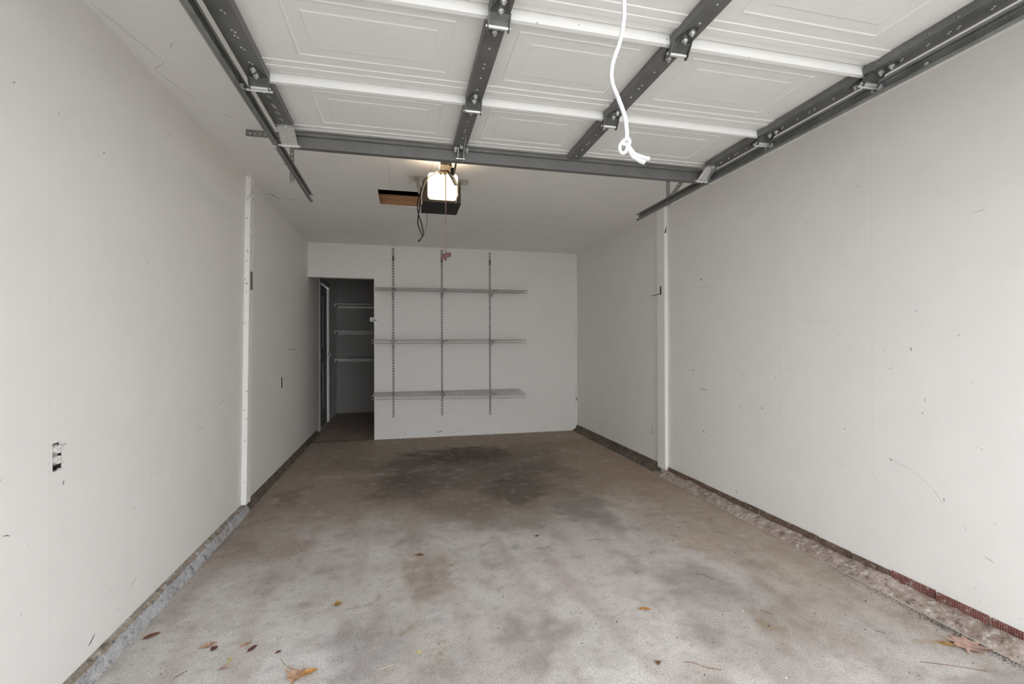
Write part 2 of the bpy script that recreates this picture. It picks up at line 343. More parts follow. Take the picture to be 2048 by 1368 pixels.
def brick_mat(name, c1, c2):
    t = NT(name); g = t.n('ShaderNodeTexWave'); g.bands_direction = 'Y'; g.inputs['Scale'].default_value = 38; g.inputs['Distortion'].default_value = .6
    t.put(g.inputs['Vector'], t.pos)
    c = t.mix(t.ramp(t.noise(20,5),.3,.7), c1, c2); c = t.mix(t.ramp(g.outputs['Fac'],.6,1.0,0,.5), c, tuple(x*.4 for x in c1))
    c = t.mix(t.ramp(t.noise(45,4),.57,.68,0,.6), c, (.42,.36,.32))
    t.bump(g.outputs['Fac'], .003, .6); return t.out(c, .8)
M['brick'] = brick_mat('red_scored_brick', (.17,.065,.052), (.25,.11,.09))
M['brick_d'] = brick_mat('sooty_scored_brick', (.11,.07,.05), (.20,.135,.10))
M['door'] = None
def door_mat():
    t = NT('white_door_skin'); f = t.noise(220, 2, .5, vec=t.map((.05,1,1)))
    c = t.mix(t.ramp(f,.35,.65), (.745,.735,.71), (.77,.76,.735))
    c = t.mix(t.m('MULTIPLY', t.specks(t.pos, 16, .045, .3), .5), c, (.3,.28,.26))
    t.bump(f, .0006, .3); return t.out(c, .5, 0, .4)
M['door'] = door_mat()
def lip_mat():
    t = NT('white_rail_edge'); c = t.mix(t.m('MULTIPLY', t.specks(t.map((1,1,1)), 34, .13, .4), .6), (.83,.825,.81), (.38,.36,.33))
    return t.out(c, .5)
M['lip'] = lip_mat()
def metal_mat(name, a, b, rough=.42, met=.75, sc=9):
    t = NT(name); f = t.noise(sc, 6, .65); g = t.noise(sc*9, 3)
    c = t.mix(t.ramp(f,.3,.7), a, b); c = t.mix(t.ramp(g,.55,.75,0,.35), c, tuple(x*.6 for x in a))
    return t.out(c, t.ramp(f,.3,.7,rough-.08,rough+.12), met)
M['steel'] = metal_mat('galvanized_steel', (.15,.15,.146), (.21,.21,.205), .45, .5)
M['strut'] = metal_mat('strut_steel', (.135,.132,.128), (.17,.167,.162), .5, .35)
M['track'] = metal_mat('track_steel', (.19,.195,.19), (.27,.275,.265), .4, .6)
M['hinge'] = metal_mat('dark_hinge_steel', (.09,.09,.087), (.14,.14,.135), .36, .6)
M['zinc'] = simple('bright_zinc', (.74,.74,.72), .3, .75, .05, 30)
M['angle'] = metal_mat('perforated_angle_steel', (.22,.22,.21), (.31,.31,.30), .5, .5)
M['nylon'] = simple('grey_nylon', (.42,.42,.41), .45)
M['black'] = simple('black_plastic', (.018,.018,.019), .4, 0, .1)
M['housing'] = simple('dark_brown_housing', (.034,.026,.019), .55, 0, .1, 30, 0, .25)
M['pan'] = simple('black_steel_pan', (.016,.0155,.015), .6, 0, .1, 30, 0, .2)
M['lamp_tint'] = simple('lamp_tinted_steel', (.42,.30,.20), .4, .5, .2, 30)  # warm lamp light painted into the steel's base colour
M['cream'] = simple('cream_wire', (.60,.52,.38), .5)
M['greywire'] = simple('grey_wire', (.36,.34,.31), .5)
M['redcord'] = simple('red_white_cord', (.34,.20,.18), .7, 0, .25, 160)
M['redh'] = simple('faded_red_plastic', (.13,.035,.042), .5)
M['wirew'] = simple('aged_white_epoxy_wire', (.43,.42,.395), .45)
M['slotpaint'] = simple('aged_white_standard_paint', (.58,.56,.53), .5, 0, .12, 30)
M['slotshade'] = simple('painted_slot_shade', (.10,.096,.09), .6)  # dark colour stands in for the shade inside the slots
M['outlet'] = simple('old_ivory_plastic', (.78,.765,.73), .5, 0, .03, 30)
M['hole'] = simple('dark_cavity', (.03,.027,.024), .9)
M['card'] = simple('white_card', (.80,.80,.78), .6, 0, .02)
M['ink'] = simple('black_ink', (.03,.03,.035), .7)
M['hdoor'] = simple('grey_door_paint', (.20,.195,.19), .5)
M['hshelf'] = simple('painted_shelf_board', (.80,.78,.74), .55)
M['drive'] = simple('driveway_concrete', (.56,.55,.53), .85, 0, .1, 3)
M['attic'] = simple('dark_block_board', (.05,.04,.032), .9)
def wood_mat():
    t = NT('pine_joist'); f = t.noise(6, 5, .6, vec=t.map((.35,4,9)), dist=1.5)
    c = t.mix(t.ramp(f,.3,.7), (.40,.19,.085), (.58,.32,.16)); c = t.mix(t.specks(t.pos, 11, .10, .4), c, (.14,.06,.03))
    return t.out(c, .7)
M['wood'] = wood_mat()
M['gyps'] = simple('torn_gypsum_edge', (.76,.745,.71), .9, 0, .05, 60)
def rope_mat():
    t = NT('white_cotton_rope'); t.bump(t.noise(260, 2), .002, .6); return t.out((.43,.43,.42), .85)
M['rope'] = rope_mat()
def lens_mat():
    t = NT('lit_frosted_lens'); t.b.inputs['Emission Color'].default_value = (1.0,.81,.54,1); t.b.inputs['Emission Strength'].default_value = 1.75
    return t.out((.55,.50,.42), .4)
M['lens'] = lens_mat()

# ------------------------------------------------------------------ room shell
struct('driveway', MB().box(-14,16,-16,YF-.14,-.12,-.015), M['drive'])
slab('floor', XL-.12, XR+.12, YF-.14, YB+.0115, -.12, 0, .016)
struct('light_leak_slab', MB().box(XL-.12,XR+.12,YF-.14,HY+.1,-.2,-.121), M['drive'])  # unseen slab added under the floors to stop light leaking in
slab('floor_hall', XL-.12, HX+.1, YB+.012, HY+.1, -.12, -.004, .04)
# ceiling with a torn hole
hx0,hx1,hy0,hy1 = -.188,.30,3.835,4.285
cm = MB(); y0c, y1c = YF-.14, HY+.1
cm.box(XL-.12,XR+.12,y0c,hy0,ZC,ZC+.014).box(XL-.12,XR+.12,hy1,y1c,ZC,ZC+.014).box(XL-.12,hx0,hy0,hy1,ZC,ZC+.014).box(hx1,XR+.12,hy0,hy1,ZC,ZC+.014)
ceil = struct('ceiling', cm, M['ceil'])
jo = MB().box(-1.0,2.2,4.289,4.327,ZC+.0145,ZC+.105); add_marks(ceil, 'painted_ceiling', ZC, -1, 8)
part('joist', jo, M['wood'], ceil, label='orange pine joist seen through the ceiling hole')
rg = MB(); random.seed(4)
x = hx0+.008   # torn paper along the far edge of the hole
while x < .17:
    wd_ = random.uniform(.008,.04); h = random.uniform(-.002,.012)*(1 if random.random()<.7 else .3); d_ = random.uniform(.003,.014)
    if random.random() < .8:
        rg.add([(x,hy1+.001,ZC-.0025),(x+wd_,hy1+.001,ZC-.0015),(x+wd_*.8,hy1-d_,ZC+max(h,.001)),(x+wd_*.25,hy1-d_*.6,ZC+max(h,.001)*.6),(x,hy1+.004,ZC+.004),(x+wd_,hy1+.004,ZC+.004)], [(0,1,2,3),(3,2,5,4),(0,3,4),(1,5,2),(0,4,5,1)])
    x += wd_*random.uniform(.7,1.3)
part('torn_edge', rg, M['gyps'], ceil, label='ragged white gypsum edge of the ceiling hole', kind='stuff')
at = MB().box(XL-.12,XR+.12,y0c,y1c,2.80,2.86)
at.box(XL-.12,XL-.06,y0c,y1c,ZC+.02,2.79).box(XR+.06,XR+.12,y0c,y1c,ZC+.02,2.79).box(XL-.05,XR+.05,y0c,y0c+.06,ZC+.02,2.79).box(XL-.05,XR+.05,y1c-.06,y1c,ZC+.02,2.79)
struct('attic_light_block', at, M['attic'])  # dark box added above the ceiling to keep sky light out
# left wall with two outlet holes and the hall door opening
def holed_wall(x0, x1, ya, yb, za, zb, holes):
    mb = MB(); y = ya
    for (h0,h1,k0,k1) in sorted(holes):
        mb.box(x0,x1,y,h0,za,zb)
        if k0 > za: mb.box(x0,x1,h0,h1,za,k0)
        if k1 < zb: mb.box(x0,x1,h0,h1,k1,zb)
        y = h1
    return mb.box(x0,x1,y,yb,za,zb)
OUT1 = (1.808,1.864,.770,.862); OUT2 = (4.715,4.800,.772,.872); DOOR = (6.83,7.62,-.12,2.04)
wl = holed_wall(XL-.12, XL, YF-.14, HY+.1, -.005, ZC-.0005, [OUT1, OUT2, DOOR]); wall_l = struct('wall_left', wl, M['wall_l'])
add_marks(wall_l, 'painted_drywall_left', XL, 1, 5)
wall_r = struct('wall_right', MB().box(XR,XR+.12,YF-.14,YB+.1,-.005,ZC-.0005), M['wall_r'])
add_marks(wall_r, 'painted_drywall_right', XR, -1, 6)
OPX, OPZ = -.338, 1.985
wb = MB().box(OPX,XR-.0005,YB,YB+.1,.0003,ZC-.0005).box(XL+.0005,OPX,YB,YB+.1,OPZ,ZC-.0005); wall_b = struct('wall_back', wb, M['wall_b'])
add_marks(wall_b, 'painted_drywall_back', YB, -1, 7)
wf = MB().box(XL+.0005,-.57,YF-.13,YF,.001,ZC-.0005).box(1.785,XR-.0005,YF-.13,YF,.001,ZC-.0005).box(-.57,1.785,YF-.13,YF,2.13,ZC-.0005)
struct('wall_front', wf, M['wall_b'])
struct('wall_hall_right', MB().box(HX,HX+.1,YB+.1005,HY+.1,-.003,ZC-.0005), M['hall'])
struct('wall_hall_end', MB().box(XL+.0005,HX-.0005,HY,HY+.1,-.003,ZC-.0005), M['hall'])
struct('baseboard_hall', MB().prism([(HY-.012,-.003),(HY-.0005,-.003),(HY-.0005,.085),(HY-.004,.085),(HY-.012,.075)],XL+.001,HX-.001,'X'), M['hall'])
# broken slab joint across the hall threshold
ck = MB(); random.seed(9)
for k in range(24):
    x = XL+.02+k*.031; ck.prism([(x,YB-.02+random.uniform(-.006,.006)),(x+.024,YB-.02+random.uniform(-.006,.006)),(x+.026,YB+.012),(x+.002,YB+.010+random.uniform(0,.008))],-.003,.004+random.uniform(0,.005),'Z')
tr = struct('trim_4', ck, M['curb_dark'], label='broken dark slab edge across the hall threshold')

# vertical battens ---------------------------------------------------------
def lean(mb, k, z0=0.0):   # lean in Y with height
    mb.v = [(x, y+k*(z-z0), z) for x,y,z in mb.v]; return mb
bl = MB().box(XL+.0005,XL+.036,3.605,3.70,.058,2.399); lean(bl, .045); tb = struct('trim_1', bl, M['trim'], label='chipped white batten standing on the left wall')
bevel(tb,.003,1)
br = MB().box(XR-.034,XR-.0005,3.765,3.895,.045,2.399); tb2 = struct('trim_2', br, M['trim'], label='white batten standing on the right wall')
bevel(tb2,.003,1)
kn = MB(); kn.prism([(2.286,2.17),(2.298,2.165),(2.302,2.19),(2.309,2.235),(2.297,2.20)],3.7625,3.7655,'Y'); part('knot_hole', kn, M['hole'], tb2, label='dark split in the batten')
ch = MB(); random.seed(12)
for k in range(36):
    z = random.choice([random.uniform(1.9,2.39), random.uniform(.1,2.3)]); y = 3.605+.045*z; sz = random.uniform(.004,.012)
    if random.random() < .5:
        x = random.uniform(XL+.006,XL+.03); ch.prism([(x,z),(x+.004,z+sz*.4),(x+.005,z+sz*1.6),(x+.001,z+sz)],y-.0008,y+.001,'Y')
    else:
        yy = y+random.uniform(.01,.085); ch.prism([(yy,z),(yy+.006,z+sz*.4),(yy+.008,z+sz*1.6),(yy+.001,z+sz)],XL+.0355,XL+.0368,'X')
part('paint_chips', ch, M['hole'], tb, kind='stuff', label='dark chips in the batten paint')

# curbs -------------------------------------------------------------------
def curb(prof, ya, yb, n, amp, seed):
    """prof: list of (x,z); extruded along Y with uneven edges"""
    mb = MB(); m = len(prof); vs_ = []; fs = []
    for i in range(n+1):
        y = ya+(yb-ya)*i/n
        for j,(x,z) in enumerate(prof):
            a = amp[j]; q = noise.noise_vector(Vector((x*5+seed, y*9, j*3.1)))+.6*noise.noise_vector(Vector((x*5+seed, y*33, j*3.1)))
            vs_.append((x+a*q.x, y, z+a*q.z if j < m-1 else -.002))
    for i in range(n):
        for j in range(m-1): fs.append((i*m+j, i*m+j+1, (i+1)*m+j+1, (i+1)*m+j))
        fs.append((i*m+m-1, i*m, (i+1)*m, (i+1)*m+m-1))
    fs += [tuple(range(m)), tuple(range(n*m+m-1, n*m-1, -1))]
    return mb.add(vs_, fs)
cl = curb([(XL+.0008,.0),(XL+.0008,.054),(XL+.014,.051),(XL+.024,.045),(XL+.034,.034),(XL+.044,.012),(XL+.050,.0005)], YF+.02, 3.655, 150, [0,0,.003,.004,.006,.006,.006], 1.0)
bbl = struct('baseboard_left', cl, M['curb_l'], True, 'grey painted concrete curb along the left wall')
lg = curb([(XL+.001,.049),(XL+.001,.060),(XL+.010,.058),(XL+.017,.054),(XL+.024,.050),(XL+.024,.043)], YF+.02, 3.655, 150, [0,0,.003,.004,.005,.002], 3.0)
part('ledge', lg, M['ledge_l'], bbl, True, 'brown crumbling ledge on the grey curb')
cl2 = curb([(XL+.0008,.0),(XL+.0008,.050),(XL+.012,.047),(XL+.022,.036),(XL+.032,.018),(XL+.042,.0005)], 3.71, 6.55, 110, [0,0,.004,.006,.008,.008], 5.0)
part('ledge', cl2, M['curb_dark'], bbl, True, 'dark dirty curb beyond the batten')
cr = curb([(XR-.0008,.0),(XR-.0008,.036),(XR-.018,.040),(XR-.040,.034),(XR-.070,.021),(XR-.094,.008),(XR-.106,.0005)], YF+.02, 3.765, 300, [0,0,.013,.013,.011,.008,.009], 7.0)
bbr = struct('baseboard_right', cr, M['curb_r'], True, 'rough mortar fillet along the right wall')
cr2 = curb([(XR-.0008,.0),(XR-.0008,.075),(XR-.012,.073),(XR-.020,.055),(XR-.030,.030),(XR-.060,.012),(XR-.080,.0005)], 3.90, YB-.001, 100, [0,0,.002,.005,.008,.009,.010], 11.0)
part('ledge', cr2, M['curb_dark'], bbr, True, 'dark dirty sill strip beyond the batten')
random.seed(2); y = YF+.05; k = 0
while y < 3.72:
    ln = .192 + random.uniform(-.006,.006)
    if y+ln > 3.755: ln = 3.755-y
    b = MB(); z1 = .071+random.uniform(-.004,.003); x0 = XR-.012-random.uniform(0,.004)
    b.prism([(x0+.003,.028),(XR-.0008,.028),(XR-.0008,z1),(x0+.004,z1),(x0,z1-.004),(x0,.032)], y, y+ln, 'Y')
    part('brick', b, M['brick'] if y < 1.75 or random.random() < .22 else M['brick_d'], bbr)
    y += ln+.010; k += 1

# ------------------------------------------------------------------ hall door
d1 = struct('door_1', MB().box(XL-.062,XL-.022,DOOR[0]+.012,DOOR[1]-.012,.004,2.028), M['hdoor'], label='dark grey panelled door in the hall')
def panel_ring(mb, ya, yb, za, zb, x):
    for (a,b,c,d) in ((ya,yb,za,za+.02),(ya,yb,zb-.02,zb),(ya,ya+.02,za+.02,zb-.02),(yb-.02,yb,za+.02,zb-.02)): mb.box(x-.001,x+.009,a,b,c,d)
    return mb.box(x-.001,x+.005,ya+.045,yb-.045,za+.045,zb-.045)
for (ya,yb,za,zb) in ((6.93,7.20,1.12,1.88),(7.25,7.52,1.12,1.88),(6.93,7.20,.22,.92),(7.25,7.52,.22,.92)):
    part('panel', panel_ring(MB(), ya, yb, za, zb, XL-.022), M['hdoor'], d1)
kb = MB().tube([(XL-.022,7.545,1.02),(XL+.012,7.545,1.02),(XL+.018,7.545,1.02),(XL+.034,7.545,1.02),(XL+.046,7.545,1.02),(XL+.05,7.545,1.02)],[.012,.012,.022,.028,.024,.008],14)
part('door_knob', kb, M['zinc'], d1, True, 'metal knob')
part('deadbolt', MB().tube([(XL-.022,7.545,1.14),(XL-.012,7.545,1.14),(XL+.002,7.545,1.14)],[.026,.026,.02],14), M['zinc'], d1, True, 'metal deadbolt')
cs = MB().box(XL+.0005,XL+.017,DOOR[0]-.075,DOOR[0]-.002,.001,2.10).box(XL+.0005,XL+.017,DOOR[1]+.002,DOOR[1]+.075,.001,2.10).box(XL+.0005,XL+.017,DOOR[0]-.001,DOOR[1]+.001,2.042,2.10)
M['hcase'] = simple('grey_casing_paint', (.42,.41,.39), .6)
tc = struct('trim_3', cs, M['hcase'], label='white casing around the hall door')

# hall shelves
for i,(z,lab) in enumerate(((1.845,'top shelf board at the dark end of the hall'),(1.395,'middle shelf board at the dark end of the hall'),(.925,'lowest shelf board at the dark end of the hall'))):
    s = thing('hall_shelf', lab, 'shelf', (-.4,HY-.15,z-.04), 'hall shelves')
    o = part('board', MB().box(XL+.003,HX-.003,HY-.30,HY-.002,z-.010,z+.010), M['hshelf'], s)
    part('cleat', MB().box(XL+.003,HX-.003,HY-.022,HY-.002,z-.05,z-.0105), M['hshelf'], s)
    part('cleat', MB().box(XL+.003,XL+.022,HY-.28,HY-.023,z-.05,z-.0105), M['hshelf'], s)

# ------------------------------------------------------------------ slotted standards, brackets and wire shelves
SX = [-.108,.491,1.111]; ST = [(.262,2.375),(.262,2.372),(.256,2.368)]
words = ['leftmost','middle','rightmost']
for i,(x,(z0,z1)) in enumerate(zip(SX,ST)):
    s = thing('slotted_standard', f'{words[i]} slotted metal standard screwed upright to the back wall', 'shelf standard', (x,YB,z0), 'slotted standards on the back wall')
    mb = MB(); yf = YB-.013; hw = .0125
    for a,b in ((-hw,-.0095),(-.0025,.0025),(.0095,hw)): mb.box(x+a,x+b,yf,yf+.0015,z0,z1)
    mb.box(x-hw,x-hw+.0015,yf+.0015,YB-.001,z0,z1).box(x+hw-.0015,x+hw,yf+.0015,YB-.001,z0,z1)
    z = z0; pitch = .0345
    while z < z1-.001:
        t = min(z+.0145, z1)
        for a,b in ((-.0095,-.0025),(.0025,.0095)): mb.box(x+a,x+b,yf,yf+.0015,z,t)
        z += pitch
    part('channel', mb, M['slotpaint'], s)
    part('slot_shade_strip', MB().box(x-hw+.002,x+hw-.002,YB-.003,YB-.0008,z0,z1), M['slotshade'], s)  # dark strip added behind the slots as their shade
    zz = z1-.135
    part('dark_gap', MB().box(x-.0085,x+.0085,yf-.0012,yf+.0005,zz-.032,zz+.032), M['black'], s, label='black block near the top')
    scm = MB().tube([(x,yf-.003,z0+.03),(x,yf-.001,z0+.03),(x,yf+.001,z0+.03)],[.004,.006,.006],8); part('screw', scm, M['zinc'], s)

# shelves: rear z, front-left z, front-right z
DEP = .40; YR = YB-.02; YFR = YB-DEP
shelves = [('bottom', .583,.577,.546,-.345,1.497), ('middle',1.228,1.222,1.224,-.345,1.497), ('top',1.838,1.833,1.839,-.322,1.518)]
def zsh(sh, x, y):
    _,zr,zl,zq,xa,xb = sh; u = (x-xa)/(xb-xa); v = (YR-y)/(YR-YFR); return zr+(zl+(zq-zl)*u-zr)*v
for si,sh in enumerate(shelves):
    nm,zr,zl,zq,xa,xb = sh
    s = thing('wire_shelf', f'{nm} white wire shelf on the back wall', 'shelf', ((xa+xb)/2,YR,zr), 'wire shelves on the back wall')
    xr = xb-.012; rods = [(YR,0,.0032),(YR-.1,0,.003),(YR-.2,0,.003),(YR-.3,0,.003),(YFR,0,.0034),(YFR,-.036,.0036)]
    for y,dz,r in rods:
        a = (xa if y<YR-.3 else xa+.005, y, zsh(sh,xa,y)+dz); b = (xb if y<YR-.15 or si==2 else xr, y, zsh(sh,xb,y)+dz)
        part('long_rod', MB().tube([a,b],r,6), M['wirew'], s, True)
    cw = MB(); n = 74
    for k in range(n+1):
        x = xa+.004+(xr-xa-.008)*k/n
        p0=(x,YR,zsh(sh,x,YR)+.004); p1=(x,YFR-.003,zsh(sh,x,YFR)+.004); p2=(x,YFR-.003,zsh(sh,x,YFR)-.038)
        cw.tube([p0,p1,p2],.0016,4)
    part('cross_wires', cw, M['wirew'], s, kind='stuff')
    for bi,x in enumerate(SX):
        zb = zsh(sh,x,YR)-.006; zf = zsh(sh,x,YFR+.06)-.006
        yA = YB-.0135
        b = thing('shelf_bracket', f'metal bracket under the {nm} wire shelf on the {words[bi]} standard', 'bracket', (x,yA,zb-.08), 'brackets under the wire shelves')
        dp = .07 if si==0 else .085
        pl = MB().prism([(yA,zb-dp),(yA,zb),(YFR+.05,zf),(YFR+.05,zf-.012),(YFR+.12,zf-.02)], x-.0015, x+.0015, 'X')
        part('arm', pl, M['slotpaint'], b)
        part('top_flange', MB().prism([(yA,zb-.001),(yA,zb+.001),(YFR+.05,zf+.001),(YFR+.05,zf-.001)], x-.007, x+.007, 'X'), M['slotpaint'], b)
        cx = x + (.0)
        yc_ = YFR+.045; cl_ = MB()
        if bi == 0 and si == 2: cl_.tube([(cx-.028,yc_,zf+.012),(cx+.045,yc_,zf-.016)],.0042,6)
        elif bi == 1 and si == 1: cl_.tube([(cx,yc_,zf+.002),(cx+.05,yc_,zf+.001)],.0038,6)
        elif si == 0: cl_.tube([(cx+.004,yc_+.2,zf+.006),(cx+.012,yc_+.03,zf+.006)],.0042,6)
        else: cl_.tube([(cx-.024,yc_,zf-.006),(cx-.014,yc_,zf+.004),(cx+.004,yc_,zf+.005)],.0038,6).tube([(cx+.016,yc_,zf+.006),(cx+.030,yc_,zf-.003)],.0042,6)
        part('clip', cl_, M['black'], b, label='black plastic clip')

# sale tag on the corner of the back wall
tg = thing('sale_tag', 'small white tag reading Sale stuck by the doorway edge', 'tag', (-.342,YB-.004,1.48))
q = MB().prism([(-.386,1.459),(-.300,1.448),(-.298,1.498),(-.384,1.509)], YB-.0035, YB-.0012, 'Y'); part('card', q, M['card'], tg)
fc = bpy.data.curves.new('sale_text','FONT'); fc.body = 'Sale'; fc.size = .042; fc.extrude = .0004; fc.align_x = 'CENTER'; fc.offset = .0007
tmp = bpy.data.objects.new('tmp', fc); COL.objects.link(tmp); bpy.context.view_layer.update()
tm = bpy.data.meshes.new_from_object(tmp.evaluated_get(bpy.context.evaluated_depsgraph_get())); bpy.data.objects.remove(tmp)
tm.materials.clear(); tm.materials.append(M['ink'])
inst('lettering', tm, tg, (-.342,YB-.0042,1.464), (R(90),R(7),0), 'black word Sale')

# ------------------------------------------------------------------ outlets, plate and hook
o1 = thing('wall_outlet', 'bare white outlet in a ragged hole in the left wall', 'outlet', (XL-.02,1.836,.77))
part('box', MB().box(XL-.075,XL-.055,1.8085,1.8635,.7705,.8615).box(XL-.055,XL-.010,1.8085,1.8105,.7705,.8615).box(XL-.055,XL-.010,1.8615,1.8635,.7705,.8615).box(XL-.055,XL-.010,1.8105,1.8615,.7705,.7725).box(XL-.055,XL-.010,1.8105,1.8615,.8595,.8615), M['hole'], o1)
def outlet_face(o, yc, z0, z1, x, hw):
    zm = (z0+z1)/2
    part('strap', MB().box(x-.014,x-.009,yc-hw*.5,yc+hw*.5,z0,z1), M['greywire'], o)
    for a,b in ((z0+.004,zm-.004),(zm+.004,z1-.004)):
        pts = [(yc+hw*math.cos(t)*(1 if abs(math.sin(t))<.8 else .9), (a+b)/2+(b-a)/2*math.sin(t)) for t in [2*math.pi*k/14 for k in range(14)]]
        f = part('socket', MB().prism(pts, x-.012, x+.001, 'X'), M['outlet'], o)
        part('slots', MB().box(x+.0005,x+.0016,yc-.008,yc-.006,(a+b)/2-.004,(a+b)/2+.006).box(x+.0005,x+.0016,yc+.005,yc+.007,(a+b)/2-.004,(a+b)/2+.006), M['greywire'], f)
outlet_face(o1, 1.8375, .787, .856, XL-.0005, .0175)
rgd = MB()
for (yy,zz,s1,s2) in ((1.860,.856,.010,.010),(1.864,.838,.005,.016),(1.865,.796,.005,.010),(1.84,.866,.016,.005),(1.850,.770,.012,.004)):
    rgd.prism([(yy-s1,zz-s2*.3),(yy-s1*.2,zz-s2),(yy+s1*.7,zz-s2*.5),(yy+s1*.8,zz+s2*.8),(yy-s1*.3,zz+s2)], XL-.010, XL+.001, 'X')
part('drywall_chips', rgd, M['gyps'], o1, label='chipped drywall around the outlet')
o2 = thing('wall_outlet', 'outlet set in a small open hole beyond the left batten', 'outlet', (XL-.02,4.757,.77))
part('box', MB().box(XL-.075,XL-.055,4.7155,4.7995,.7725,.8715).box(XL-.055,XL-.004,4.7155,4.7175,.7725,.8715).box(XL-.055,XL-.004,4.7975,4.7995,.7725,.8715).box(XL-.055,XL-.004,4.7175,4.7975,.7725,.7745).box(XL-.055,XL-.004,4.7175,4.7975,.8695,.8715), M['hole'], o2)
outlet_face(o2, 4.74, .778, .866, XL-.006, .016)
part('side_plate', MB().box(XL-.0005,XL+.003,4.700,4.722,.776,.870), M['outlet'], o2)

pl = top('metal_plate', MB().box(XL+.0365,XL+.0395,3.700,3.745,1.575,1.705), M['steel'], 'narrow grey metal plate fixed high on the left batten', 'plate', (XL+.038,3.72,1.575))
hk = thing('wall_hook', 'black L-shaped hook on the right batten', 'hook', (XR-.04,3.82,1.62))
part('plate', MB().box(XR-.0395,XR-.0342,3.818,3.834,1.622,1.695), M['black'], hk)
part('prong', MB().tube([(XR-.037,3.826,1.628),(XR-.040,3.90,1.626),(XR-.040,3.985,1.624)],.0028,6), M['black'], hk)

# ------------------------------------------------------------------ overhead garage door
DX0, DX1, ZS, ZK = -.575, 1.790, 2.200, 2.232
J = [.355,.895,1.437,1.983,2.520]
gd = thing('garage_door', 'white sectional garage door raised flat under the ceiling', 'garage door', (.6075,1.44,ZS))
bolt = mesh('bolt', MB().tube([(0,0,0),(0,0,-.004),(0,0,-.004),(0,0,-.0048)],[.0105,.0105,.0062,.0062],8).tube([(0,0,-.004),(0,0,-.009),(0,0,-.0095),(0,0,-.014)],[.0072,.0072,.0045,.0042],6), M['zinc'], smooth=False)
stiles = [(-.575,-.497),(.262,.328),(.892,.958),(1.713,1.790)]
cols = [(-.37,.175),(.385,.835),(1.045,1.590)]
for i in range(4):
    y0, y1 = J[i], J[i+1]-.004
    pr = [(y0,2.252),(y0,ZK-.006),(y0+.014,ZK-.006),(y0+.014,ZK),(y1-.108,ZK),(y1-.105,ZK-.0025),(y1-.072,ZK-.0025),(y1-.070,ZK-.0045),(y1-.046,ZK-.0045),(y1-.043,ZK-.001),(y1-.022,ZK+.001),(y1-.018,ZK+.006),(y1-.003,ZK+.006),(y1,2.252)]
    sec = part('section', MB().prism(pr, DX0, DX1, 'X'), M['door'], gd)
    lipm = MB().prism([(y0-.0005,ZK-.0065),(y0-.0005,ZK-.014),(y0-.005,ZK-.016),(y0-.005,ZS+.002),(y0+.012,ZS+.002),(y0+.012,ZK-.0065)], DX0+.001, DX1-.001, 'X')
    part('rail_lip', lipm, M['lip'], sec, label='bright white rail edge of the section')
    for (xa,xb) in cols:
        ya, yb = y0+.085, y1-.150; mb = MB(); rings = []
        for ins,dz in ((0,0.0),(.004,-.003),(.009,-.003),(.014,-.0008),(.055,-.0012),(.060,-.0035)):
            rings.append([(xa+ins,ya+ins,ZK+.0004+dz),(xb-ins,ya+ins,ZK+.0004+dz),(xb-ins,yb-ins,ZK+.0004+dz),(xa+ins,yb-ins,ZK+.0004+dz)])
        vs_ = [p for r in rings for p in r]; fs = []
        for r in range(len(rings)-1):
            for k in range(4): fs.append((r*4+k, r*4+(k+1)%4, r*4+4+(k+1)%4, r*4+4+k))
        b0 = (len(rings)-1)*4; fs.append((b0,b0+1,b0+2,b0+3)); nb = len(vs_)
        vs_ += [(xa,ya,ZK+.002),(xb,ya,ZK+.002),(xb,yb,ZK+.002),(xa,yb,ZK+.002)]
        for k in range(4): fs.append((k,(k+1)%4,nb+(k+1)%4,nb+k))
        fs.append((nb+3,nb+2,nb+1,nb)); mb.add(vs_, fs)
        part('embossed_panel', mb, M['door'], sec)
    for k,(xa,xb) in enumerate(stiles):
        ye = y1-.002 if not (i == 3 and k in (0,3)) else 2.385
        s_ = MB().sweep([(xa+.001,ZK-.003),(xa+.001,ZS+.001),(xb-.001,ZS+.001),(xb-.001,ZK-.003)],'Y',y0+.014,ye,.002)
        st = part('stile', s_, M['steel'], sec)
        rv = MB(); random.seed(i*7+k)
        for fr in (.28,.45,.5,.62,.78):
            yy = y0+(ye-y0)*fr; xm = (xa+xb)/2
            offs = ((0,0),(.007,.010)) if k in (0,3) else ((0,0),)
            for dx,dy in offs: rv.tube([(xm+dx,yy+dy,ZS+.001),(xm+dx,yy+dy,ZS-.0015),(xm+dx,yy+dy,ZS-.0025)],[.0042,.0036,.0012],6)
        part('rivets', rv, M['zinc'], st, kind='stuff')
        if k == 3:
            ed = MB()
            for q_ in range(6):
                yy = y0+.05+q_*.085; ed.tube([(xa+.001,yy,ZS+.010),(xa-.003,yy,ZS+.010),(xa-.005,yy,ZS+.010)],[.006,.005,.002],6)
            part('edge_rivets', ed, M['steel'], st, kind='stuff')
